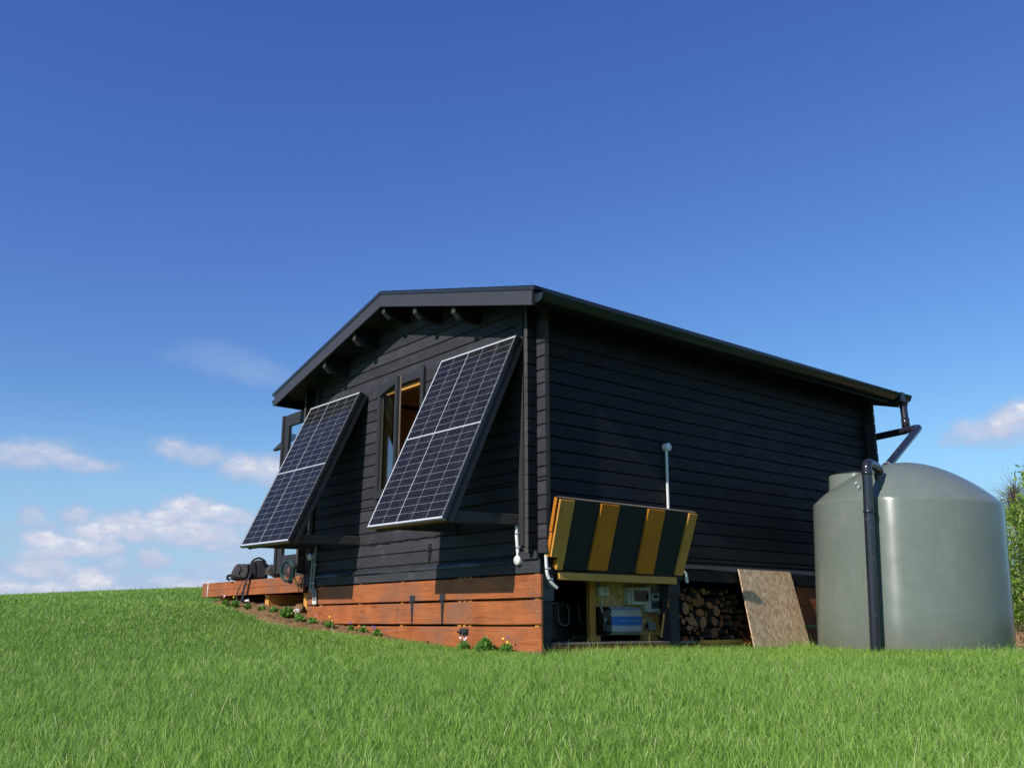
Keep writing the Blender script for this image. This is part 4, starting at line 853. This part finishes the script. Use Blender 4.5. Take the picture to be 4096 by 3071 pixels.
t=thing('breaker_box',(X0,1.5,-.14),'grey-white breaker box with a smoked window, above the inverter','breaker box')
m=MB(); m.box((X0,1.378,-.222),(X0+.060,1.628,-.068),ch=.005); part(m,'housing','white_plastic',t)
m=MB(); m.box((X0+.061,1.400,-.222),(X0+.078,1.632,-.192),ch=.002); m.box((X0+.061,1.400,-.095),(X0+.078,1.632,-.068),ch=.002); m.box((X0+.061,1.400,-.1915),(X0+.078,1.432,-.0955)); m.box((X0+.061,1.622,-.1915),(X0+.078,1.632,-.0955)); part(m,'cover_frame','white_plastic',t)
m=MB(); m.box((X0+.072,1.4325,-.191),(X0+.076,1.6215,-.096)); part(m,'smoked_window','smoke',t)
m=MB()
for k in range(8): m.box((X0+.061,1.455+k*.017,-.160),(X0+.068,1.468+k*.017,-.135))
part(m,'breaker_switches','black_plastic',t)
t=thing('charge_controller',(X0,1.7,-.17),'white charge controller with a slate blue face and small screen, beside the breaker box','charge controller')
m=MB(); m.box((X0,1.600,-.285),(X0+.072,1.780,-.052),ch=.006); part(m,'housing','white_plastic',t)
m=MB(); m.box((X0+.0725,1.663,-.254),(X0+.075,1.774,-.058),ch=.001); fc=part(m,'face_plate','dark_panel',t)
m=MB(); m.box((X0+.0752,1.670,-.186),(X0+.0785,1.768,-.120),ch=.0012); sc_=m.build('display_bezel',M['white_plastic'],fc)
m=MB(); m.box((X0+.0786,1.686,-.158),(X0+.0792,1.750,-.131)); part(m,'screen','black_plastic',t)
m=MB()
for y in(1.700,1.736): m.lathe([(.004,0),(.004,.0012),(0,.0014)],(X0+.0786,y,-.173),(1,0,0),8)
part(m,'button','black_plastic',t)
m=MB()
for k in range(6): m.box((X0+.0723,1.683+k*.013,-.273),(X0+.0731,1.689+k*.013,-.264))
part(m,'slot_row','black_plastic',t)
tx=bpy.data.curves.new('txt','FONT'); tx.body='MPPT'; tx.size=.017; tx.extrude=.0002; tx.align_x='LEFT'; to=bpy.data.objects.new('txt',tx); COL.objects.link(to); to.rotation_euler=(R(90),0,R(90)); to.location=(X0+.0758,1.672,-.207)
bpy.context.view_layer.update(); me=bpy.data.meshes.new_from_object(to.evaluated_get(bpy.context.evaluated_depsgraph_get())); me.transform(to.matrix_world); bpy.data.objects.remove(to)
me.transform(Matrix.Translation(-pworld(fc))); me.materials.clear(); me.materials.append(M['pale_text']); to=bpy.data.objects.new('lettering',me); COL.objects.link(to); to.parent=fc
t=thing('grey_junction_box',(X0,1.68,-.41),'small square grey junction box at the lower right of the panel','junction box')
m=MB(); m.box((X0,1.655,-.445),(X0+.045,1.738,-.372),ch=.005); part(m,'housing','grey_and_shaded_pvc',t); m=MB(); m.lathe([(.012,0),(.012,.016),(.008,.018)],(X0+.022,1.655,-.408),(0,-1,0),12); part(m,'gland','black_plastic',t)
t=thing('fuse_block',(X0,1.52,-.37),'small black fuse block with red and yellow wire ends, right of the inverter','fuse block')
m=MB(); m.box((X0+.01,1.484,-.388),(X0+.04,1.566,-.358),ch=.002); part(m,'base','black_plastic',t)
m=MB(); m.lathe([(.014,0),(.014,.02),(0,.022)],(X0+.04,1.494,-.383),(1,0,0),12); part(m,'red_cap','red',t)
m=MB(); m.box((X0+.03,1.525,-.412),(X0+.045,1.535,-.389)); m.box((X0+.03,1.545,-.412),(X0+.045,1.555,-.389)); part(m,'wire_end','yellow',t)
m=MB(); m.tube(bez([(X0+.03,1.560,-.36),(X0+.05,1.575,-.325),(X0+.05,1.602,-.335),(X0+.05,1.615,-.38),(X0+.04,1.645,-.408)]),.003,6); m.tube(bez([(X0+.03,1.505,-.39),(X0+.05,1.505,-.43),(X0+.05,1.54,-.446),(X0+.05,1.60,-.43),(X0+.04,1.645,-.410)]),.003,6); part(m,'wires','terracotta',t)
m=MB()
for k in range(4): m.tube(bez([(X0+.04,1.69+k*.013,-.285),(X0+.05,1.685+k*.012,-.305),(X0+.04,1.66+k*.016,-.322)]),.003,6)
o=m.build('red_wires',M['red']); lab(o,'short bundle of red wires hanging under the charge controller','wires')
m=MB(); m.tube(bez([(-.30,1.93,-.03),(-.31,1.86,-.14),(-.33,1.79,-.27),(-.36,1.74,-.32)]),.0045,6); o=m.build('hanging_lead',M['grey_and_shaded_pvc']); lab(o,'thin grey lead hanging down the right side of the open cupboard','cable')
t=thing('battery_crate',(-.80,1.10,-.53),'dark plastic battery crate with rope handles at the back left of the cupboard','battery crate')
m=MB(); m.box((-1.12,.62,-.531),(-.62,1.18,-.20),ch=.01); m.box((-1.14,.60,-.235),(-.60,1.20,-.195),ch=.008); part(m,'crate_shell','black_plastic',t)
for y in(.80,1.05):
    m=MB(); P=bez([(-.598,y-.06,-.225),(-.585,y-.065,-.30),(-.580,y-.05,-.38),(-.575,y,-.40),(-.580,y+.05,-.385),(-.585,y+.06,-.30),(-.598,y+.055,-.225)]); m.tube(P,.006,6); part(m,'rope_handle','rope',t)
# ------------------------------------------------------------------ firewood
LG=[(1.871,-0.253,0.056,0.056),(1.946,-0.168,0.041,0.032),(2.054,-0.138,0.029,0.024),(2.101,-0.188,0.078,0.051),(2.183,-0.094,0.033,0.035),(2.112,-0.289,0.052,0.038),(2.144,-0.374,0.062,0.053),(2.313,-0.271,0.05,0.054),(2.324,-0.189,0.023,0.025),(2.219,-0.221,0.049,0.033),(2.322,-0.363,0.047,0.043),(1.992,-0.366,0.054,0.044),(1.896,-0.344,0.03,0.021),(1.823,-0.368,0.026,0.028),(1.909,-0.425,0.038,0.024),(2.313,-0.467,0.076,0.045),(2.484,-0.46,0.028,0.021),(2.53,-0.512,0.024,0.025),(2.556,-0.384,0.033,0.025),(2.666,-0.388,0.059,0.029),(2.606,-0.432,0.029,0.019),(2.519,-0.27,0.031,0.023),(2.586,-0.244,0.031,0.02),(2.685,-0.269,0.032,0.019),(2.524,-0.324,0.051,0.021),(2.628,-0.138,0.042,0.021),(2.454,-0.16,0.017,0.015),(2.377,-0.111,0.017,0.013),(2.248,-0.101,0.02,0.017),(1.899,-0.088,0.018,0.012),(1.988,-0.072,0.013,0.009),(1.842,-0.141,0.031,0.024),(1.852,-0.167,0.022,0.014),(1.82,-0.32,0.019,0.014),(1.792,-0.328,0.018,0.014),(1.938,-0.238,0.022,0.024),(1.972,-0.421,0.018,0.012),(1.909,-0.467,0.012,0.012),(1.986,-0.441,0.019,0.014),(2.019,-0.469,0.022,0.016),(2.543,-0.19,0.028,0.017),(2.377,-0.19,0.02,0.012),(2.502,-0.195,0.014,0.017),(1.792,-0.503,0.018,0.02),(2.39,-0.386,0.037,0.033),(2.723,-0.411,0.032,0.019),(2.628,-0.527,0.028,0.017),(2.808,-0.536,0.021,0.015),(2.447,-0.27,0.068,0.012),(2.235,-0.499,0.026,0.016),(2.049,-0.398,0.026,0.04),
 (2.42,-.43,.036,.026),(2.20,-.44,.030,.024),(2.05,-.52,.03,.022),(2.14,-.52,.028,.020),(2.40,-.54,.035,.024),(1.93,-.52,.035,.026),(2.75,-.47,.035,.03),(2.76,-.33,.04,.03),(2.70,-.19,.035,.028),(2.45,-.22,.035,.022),(2.03,-.24,.03,.03),(2.0,-.31,.03,.022),(2.24,-.30,.024,.03),(2.44,-.33,.03,.025),(2.75,-.53,.035,.025),(2.47,-.11,.03,.02),(2.55,-.09,.028,.02),(2.10,-.10,.03,.02),(2.82,-.42,.03,.03),(2.9,-.48,.05,.04),(2.86,-.32,.05,.04)]
def lkind(l): b=max(l[2],l[3]); return 'thick' if b>.05 else 'medium' if b>.028 else 'thin'
def lband(l): return 'upper' if l[1]>-.235 else 'middle' if l[1]>-.40 else 'lowest'
ORD='first second third fourth fifth sixth seventh eighth ninth tenth eleventh twelfth thirteenth fourteenth fifteenth sixteenth seventeenth eighteenth'.split()
LLAB={}
for K in('thick','medium','thin'):
    for Bn in('upper','middle','lowest'):
        ids=sorted([i for i,l in enumerate(LG) if lkind(l)==K and lband(l)==Bn],key=lambda i:LG[i][0])
        for r_,i in enumerate(ids):
            LLAB[i]=f"{K} firewood log, "+('the only '+K+' one' if len(ids)==1 else f"{ORD[r_]} {K} one from the left")+f" in the {Bn} third of the pile"
def log(i,y,z,ry,rz):
    r=random.Random(100+i); x=-.115-r.uniform(0,.05)-(.05 if i>50 else 0); L=r.uniform(.34,.45); big=max(ry,rz)
    kind='thick' if big>.05 else 'medium' if big>.028 else 'thin'
    lbl={'thick':'thick round firewood log stacked among thinner ones in the pile under the cabin','medium':'medium firewood log with a pale sawn end in the pile under the cabin','thin':'thin firewood branch piece poking out of the pile under the cabin'}[kind]
    t=thing('firewood_log',(x,y,z),LLAB[i],'log',kind+' logs in the firewood pile')
    q=Vector((-1,r.uniform(-.16,.16),r.uniform(-.05,.05))).normalized(); n=20; A=[]
    ph=[r.uniform(0,6.28) for _ in range(3)]
    for k in range(n):
        a=2*math.pi*k/n; w=1+.07*math.sin(a*2+ph[0])+.05*math.sin(a*3+ph[1])+.03*math.sin(a*5+ph[2]); A.append(Vector((r.uniform(-.001,.001)+.12*ry*math.sin(a+ph[0]),ry*w*math.cos(a),rz*w*math.sin(a))))
    P0=Vector((x,y,z)); vs=[]
    for s,sc in((0,1),(.33,1.03),(.66,.99),(1,1)): vs+=[P0+p*sc+q*L*s for p in A]
    m=MB(); m.add(vs,[(j*n+k,j*n+(k+1)%n,(j+1)*n+(k+1)%n,(j+1)*n+k) for j in range(3) for k in range(n)],0,True); m.add([P0+p+q*L for p in A],[tuple(range(n))]); m.build('bark',M['bark'],t)
    m=MB(); m.add([P0+p*.94+Vector((.0015,0,0)) for p in A]+[P0+Vector((.002,0,0))],[(k,(k+1)%n,n) for k in range(n)]); m.build('cut_end',M['cut'],t)
for i,l in enumerate(LG): log(i,*l)
m=MB(); m.tube(bez([(-.09,2.36,-.20),(-.08,2.44,-.235),(-.085,2.50,-.275)]),.003,5); m.tube(bez([(-.08,2.37,-.31),(-.075,2.42,-.36),(-.08,2.45,-.44)]),.0025,5); m.tube(bez([(-.04,2.78,-.30),(-.03,2.72,-.37)]),.005,5); o=m.build('loose_twigs',M['bark']); lab(o,'a few loose twigs sticking out of the firewood pile','twigs')
m=MB()
for k in range(10):
    c=Vector((.02+random.uniform(-.02,.03),2.58+random.uniform(-.05,.10),-.55+random.uniform(-.02,.05))); m.tube([c,c+Vector((random.uniform(-.02,.02),random.uniform(-.03,.03),random.uniform(-.01,.03)))],random.uniform(.006,.014),6)
o=m.build('wood_chips',M['cut']); lab(o,'splintered bits of wood at the foot of the leaning board','wood chips')
# ------------------------------------------------------------------ pansies and clods in the bed
PL=[(-5.393,-.25,'pink and white',['pet_pink','pet_white'],2,.075),(-5.116,-.25,'bright yellow',['pet_yellow'],1,.085),(-4.757,-.25,'clustered white',['pet_white'],6,.075),(-4.394,-.25,'few purple',['pet_purple'],1,.075),(-4.089,-.25,'no',[],0,.085),(-3.769,-.25,'no',[],0,.13),(-3.481,-.25,'pale white',['pet_white'],5,.09),(-3.179,-.25,'one pink',['pet_pink'],1,.08),(-2.833,-.25,'one yellow',['pet_yellow'],1,.08),(-2.60,-.14,'few dark purple',['pet_purple'],2,.06),(-2.40,-.13,'no',[],0,.075),(-2.14,-.13,'scattered purple',['pet_purple'],4,.075),(-.785,-.13,'tall white',['pet_white'],3,.085),(-.50,-.13,'no',[],0,.13),(-.236,-.13,'yellow and purple',['pet_yellow','pet_purple'],3,.085)]
where=['under the left end of the deck','under the deck near its left end','under the hanging backpack strap','just left of the deck bearer','on the bare soil right of the deck bearer','tallest clump near the clay clod','at the left foot of the orange boards','in front of the left end of the orange boards','in front of the middle orange board','where the bottom orange board starts','between two purple-flowered ones','left of the seam in the bottom orange board','below the bolt on the orange boards','between the white and the yellow-flowered ones','near the corner post']
def plant(i,x,y,desc,cols,nf,R_):
    R_*=1.22
    r=np.random.default_rng(300+i); z=g1(x,y)+.02
    lb=('leafy pansy '+('without flowers ' if not cols else 'with '+desc+' flowers ')+where[i]).replace('few','a few')
    t=thing('pansy_plant',(x,y,z),lb,'pansy','pansies along the cabin front'); vs=[];F=[];rn=[]
    for k in range(int(70+700*R_)):
        a=r.uniform(0,6.28); el_=r.uniform(.1,1.45); L=R_*r.uniform(.35,1.0); d=Vector((math.cos(a)*math.cos(el_),math.sin(a)*math.cos(el_),math.sin(el_))); tip=Vector((x,y,z))+Vector((d.x*L*.9,d.y*L*.9,d.z*L)); c=Vector((x,y,z))+(tip-Vector((x,y,z)))*.55; lw=R_*r.uniform(.10,.17); sd=d.cross(Vector(r.normal(0,1,3))).normalized(); nn=sd.cross(d)*.3
        b=len(vs); q=c; e=d*lw*1.6; vs+=[q-e,q-e*.2+sd*lw*.8+nn*lw,q+e*.7+sd*lw*.5,q+e,q+e*.7-sd*lw*.5,q-e*.2-sd*lw*.8+nn*lw]; F.append((b,b+1,b+2,b+3,b+4,b+5)); rn+=[r.uniform()]*6
    m=MB(); m.add(vs,F); o=m.build('leaves',M['leaf'],t); at=o.data.attributes.new('rnd','FLOAT','POINT'); at.data.foreach_set('value',rn)
    for k in range(nf):
        a=r.uniform(0,6.28); q=Vector((x+math.cos(a)*R_*.55*r.uniform(.1,1),y+math.sin(a)*R_*.5*r.uniform(.1,1)-.01,z+R_*r.uniform(.75,1.1))); m=MB(); S=.0100; nrm=Vector((.5+r.normal(0,.3),-.8,.35+r.normal(0,.2))).normalized(); u=nrm.orthogonal().normalized(); v=nrm.cross(u)
        for j in range(5):
            t_=2*math.pi*j/5+.3; dd=u*math.cos(t_)+v*math.sin(t_); ss=nrm.cross(dd); m.add([q,q+dd*S*.5+ss*S*.45,q+dd*S*1.05+ss*S*.25+nrm*.002,q+dd*S*1.05-ss*S*.25+nrm*.002,q+dd*S*.5-ss*S*.45],[(0,1,2,3,4)])
        m.add([q+nrm*.002+(u*math.cos(w)+v*math.sin(w))*S*.25 for w in np.linspace(0,6.28,7)[:-1]],[tuple(range(6))],1)
        fo=m.build('flower',[M[cols[k%len(cols)]],M['pet_purple' if cols[k%len(cols)]!='pet_purple' else 'pet_yellow']],t)
        m=MB(); m.tube([(x,y,z),(q.x,q.y,q.z)],.0012,4); m.build('stem',M['leaf'],t)
for i,p in enumerate(PL): plant(i,*p)
def clod(x,y,r_,label,n=1):
    m=MB(); z=g1(x,y)+.02; rr_=np.random.default_rng(int(x*-100)); vs=[]; nu,nv=18,12
    for j in range(nv+1):
        ph=math.pi*j/nv
        for i in range(nu):
            a=2*math.pi*i/nu; w=r_*(1+.16*math.sin(3*a+2*ph)+.10*math.sin(7*a+5*ph)+rr_.normal(0,.04)); vs.append((x+w*math.sin(ph)*math.cos(a),y+w*math.sin(ph)*math.sin(a),z+w*.95*math.cos(ph)+r_*.5))
    m.add(vs,[(j*nu+i,j*nu+(i+1)%nu,(j+1)*nu+(i+1)%nu,(j+1)*nu+i) for j in range(nv) for i in range(nu)],0,True); o=m.build('soil_clod',M['clay']); lab(o,label,'clod')
clod(-4.02,.03,.062,'large rounded clay clod between the deck and the orange boards'); clod(-4.62,-.02,.022,'small earth clod under the deck beside the bearer'); clod(-4.20,-.02,.026,'small crumbly clod left of the large clay clod')
# ------------------------------------------------------------------ trees and hedge behind the tank
def cards(C,n,size,r,up=.3):
    """n leaf quads scattered round cluster centres C"""
    k=r.integers(0,len(C),n); c=C[k,:3]+r.normal(0,1,(n,3))*C[k,3:4]*np.array([1,1,.8]); d=r.normal(0,1,(n,3)); d[:,2]+=up; d/=np.linalg.norm(d,axis=1)[:,None]; s=np.cross(d,r.normal(0,1,(n,3))); s/=np.linalg.norm(s,axis=1)[:,None]
    L=size*r.uniform(.6,1.4,(n,1)); Wd=L*.28; V=np.stack([c-d*L,c+s*Wd,c+d*L,c-s*Wd],1).reshape(-1,3); F=np.arange(4*n).reshape(n,4); return V,F,np.repeat(r.uniform(0,1,n),4)
def npmesh(name,V,F,mat,par,rn=None):
    me=bpy.data.meshes.new(name); nv,nf,k=len(V),len(F),F.shape[1]; me.vertices.add(nv); me.vertices.foreach_set('co',np.ascontiguousarray(V-np.array(pworld(par) if par else (0,0,0)),dtype=np.float32).ravel()); me.loops.add(nf*k); me.loops.foreach_set('vertex_index',F.astype(np.int32).ravel()); me.polygons.add(nf); me.polygons.foreach_set('loop_start',np.arange(0,nf*k,k,dtype=np.int32)); me.polygons.foreach_set('loop_total',np.full(nf,k,dtype=np.int32))
    if rn is not None: a=me.attributes.new('rnd','FLOAT','POINT'); a.data.foreach_set('value',rn.astype(np.float32))
    me.materials.append(mat); me.update(); me.validate(); o=bpy.data.objects.new(name,me); COL.objects.link(o); o.parent=par; return o
def tree(x,y,h,rad,label,seed,leafy_=True,n=26000,base=.12):
    r=np.random.default_rng(seed); zb=g1(x,y)-.1; t=thing('conifer_tree',(x,y,zb),label,'tree','trees behind the tank'); C=[]
    m=MB(); m.tube([(x,y,zb),(x+.04,y,zb+h*.5),(x,y+.03,zb+h*.97)],[.10,.06,.012],9); m.build('trunk',M['twig'],t)
    m=MB(); nb=95
    for i in range(nb):
        f=base+(1-base)*(i/nb)**.9; z=zb+h*f; L=rad*(1-f)**.55*r.uniform(.65,1.1)*(1 if f>.12 else .8); a=r.uniform(0,6.28); lift=r.uniform(.15,.55)*L
        p0=Vector((x,y,z)); p2=p0+Vector((math.cos(a)*L,math.sin(a)*L,lift)); p1=p0.lerp(p2,.5)+Vector((0,0,-.06*L)); m.tube([p0,p1,p2],[.022*(1-f)+.006,.012*(1-f)+.004,.003],5,cap=False)
        for s in np.linspace(.35,1,7):
            q=p0.lerp(p2,s)+Vector((0,0,-.12*L*s*(1-s))); C.append((q.x,q.y,q.z,.10+.07*L))
            for _ in range(2 if leafy_ else 4):
                e=q+Vector(r.normal(0,1,3))*(.16 if leafy_ else .22)+Vector((0,0,.06)); m.tube([q,e],[.004,.0015],4,cap=False)
    m.build('branches',M['twig'],t)
    if leafy_:
        V,F,rn=cards(np.array(C),n,.055,r,.6); npmesh('crown',V,F,M['conifer'],t,rn)
    return t
tree(-1.0,14.1,4.25,2.35,'dense light green conifer behind the right side of the tank',5,True,85000)
tree(-2.75,15.6,3.8,.58,'bare twiggy tree top showing above the right shoulder of the tank',9,False)
def hedge():
    r=np.random.default_rng(4); t=thing('hedge',(1.5,13.0,-1.8),'low brown and green hedge bank behind the tank at the right edge','hedge'); C=[]; m=MB()
    nx,ny=60,14; vs=[]
    for i in range(nx+1):
        x=-3.4+10*i/nx
        for j in range(ny+1):
            a=math.pi*j/ny; yy=12.6+.10*(x)+.8*math.cos(a)+r.normal(0,.03); zb=g1(x,12.6); top=-.42-zb+.05*math.sin(x*2.3); z=zb-.1+(top)*math.sin(a)+r.normal(0,.03); vs.append((x,yy,z)); C.append((x,yy,z,.07))
    m.add(vs,[(i*(ny+1)+j,(i+1)*(ny+1)+j,(i+1)*(ny+1)+j+1,i*(ny+1)+j+1) for i in range(nx) for j in range(ny)],0,True); m.build('bank_core',M['soil'],t)
    V,F,rn=cards(np.array(C),30000,.035,r); npmesh('foliage',V,F,M['hedge'],t,rn)
hedge()
# ------------------------------------------------------------------ grass
def grass():
    r=rng; N=760000; d0,d1=1.1,27.; p=.66; u=r.uniform(0,1,N); d=(d0**p+u*(d1**p-d0**p))**(1/p); yaw=math.atan2(ff.y,ff.x); a=yaw+r.uniform(-R(38),R(38),N)
    x=CAM.x+d*np.cos(a); y=CAM.y+d*np.sin(a)
    N2=170000; d2=11*np.sqrt(r.uniform(0,1,N2)); a2=r.uniform(0,6.283,N2); x=np.concatenate([x,3+d2*np.cos(a2)]); y=np.concatenate([y,-4+d2*np.sin(a2)])
    # denser fringe in front of the walls and tank
    N3=9000; x=np.concatenate([x,r.uniform(.02,.45,N3)]); y=np.concatenate([y,r.uniform(-.1,3.1,N3)])
    N4=7000; aa=r.uniform(-2.6,.6,N4); rr4=.87+np.abs(r.normal(0,.15,N4)); x=np.concatenate([x,TC.x+rr4*np.cos(aa)]); y=np.concatenate([y,TC.y+rr4*np.sin(aa)])
    N5=9000; x=np.concatenate([x,r.uniform(-2.6,.2,N5)]); xx=x[-N5:]; y=np.concatenate([y,np.interp(xx,bx_,by_)-np.abs(r.normal(0,.08,N5))])
    ok=~((x>-WD)&(x<.0)&(y>-.03)&(y<LN)); ok&=(np.hypot(x-TC.x,y-TC.y)>.86); fr=np.interp(x,bx_,by_); inb=(x>-6.55)&(x<.12)&(y>fr+np.abs(r.normal(0,.075,len(x)))-.03)&(y<.4); ok&=~(inb&(r.uniform(0,1,len(x))>.02)); ok&=~((x>-6.85)&(x<-WD)&(y>.0)&(y<4.2))
    ok&=~((x>.02)&(x<.19)&(y>2.45)&(y<3.35)&(x<.17))
    ok&=np.hypot(x-CAM.x,y-CAM.y)>1.05
    x,y=x[ok],y[ok]; n=len(x); z=gz(x,y)-.004; dc=np.hypot(x-CAM.x,y-CAM.y)
    pt=np.sin(x*1.3+1)*np.sin(y*1.7)+.6*np.sin(x*3.1+y*2.3)+.4*np.sin(x*7.3-y*5.9+2)
    L=r.gamma(9,1/9,n)*(.036+.004*pt); tall=r.uniform(0,1,n)<.014; L=np.where(tall,L*1.8,L); L=np.clip(L,.022,.125)
    near_wall=((x>0)&(x<.30)&(y>-.1)&(y<3.2)); L=np.where(near_wall,L*1.5,L); nt=np.hypot(x-TC.x,y-TC.y)<1.15; L=np.where(nt,L*1.5,L)
    w=np.maximum(.0013,.00029*dc)*r.uniform(.75,1.35,n); az_=r.uniform(0,6.283,n); lean=np.abs(r.normal(0,.30,n))+.03; lean=np.where(tall,lean*.8,lean); bend=r.uniform(0.,.65,n)
    dx,dy=np.cos(az_),np.sin(az_); fa=r.uniform(0,6.283,n); sx_,sy_=np.cos(fa),np.sin(fa)
    def pt_(t,ws):
        ang=lean+bend*t; hx=L*t*np.sin(ang); hz=L*t*np.cos(ang); cx_,cy_,cz_=x+dx*hx,y+dy*hx,z+hz
        return np.stack([cx_-sx_*w*ws,cy_-sy_*w*ws,cz_],1),np.stack([cx_+sx_*w*ws,cy_+sy_*w*ws,cz_],1)
    A,B=pt_(0.,.42); C_,D_=pt_(.45,.5); E_,F_=pt_(.8,.3); G_,_=pt_(1.,0.)
    V=np.stack([A,B,C_,D_,E_,F_,G_],1).reshape(-1,3); b=np.arange(n)*7
    T=np.concatenate([np.stack(q,1) for q in((b,b+1,b+3),(b,b+3,b+2),(b+2,b+3,b+5),(b+2,b+5,b+4),(b+4,b+5,b+6))])
    rn=np.clip(r.beta(1.5,1.9,n)+.015*pt,0,.97); rn=np.where(r.uniform(0,1,n)<.022+.02*(pt>1.1),1.,rn)
    o=npmesh('grass',V,T,M['grass'],None,np.repeat(rn,7)); o['kind']='stuff'; o['label']='short bright green lawn grass sloping up to the cabin'; o.data.polygons.foreach_set('use_smooth',np.ones(len(T),bool))
grass()
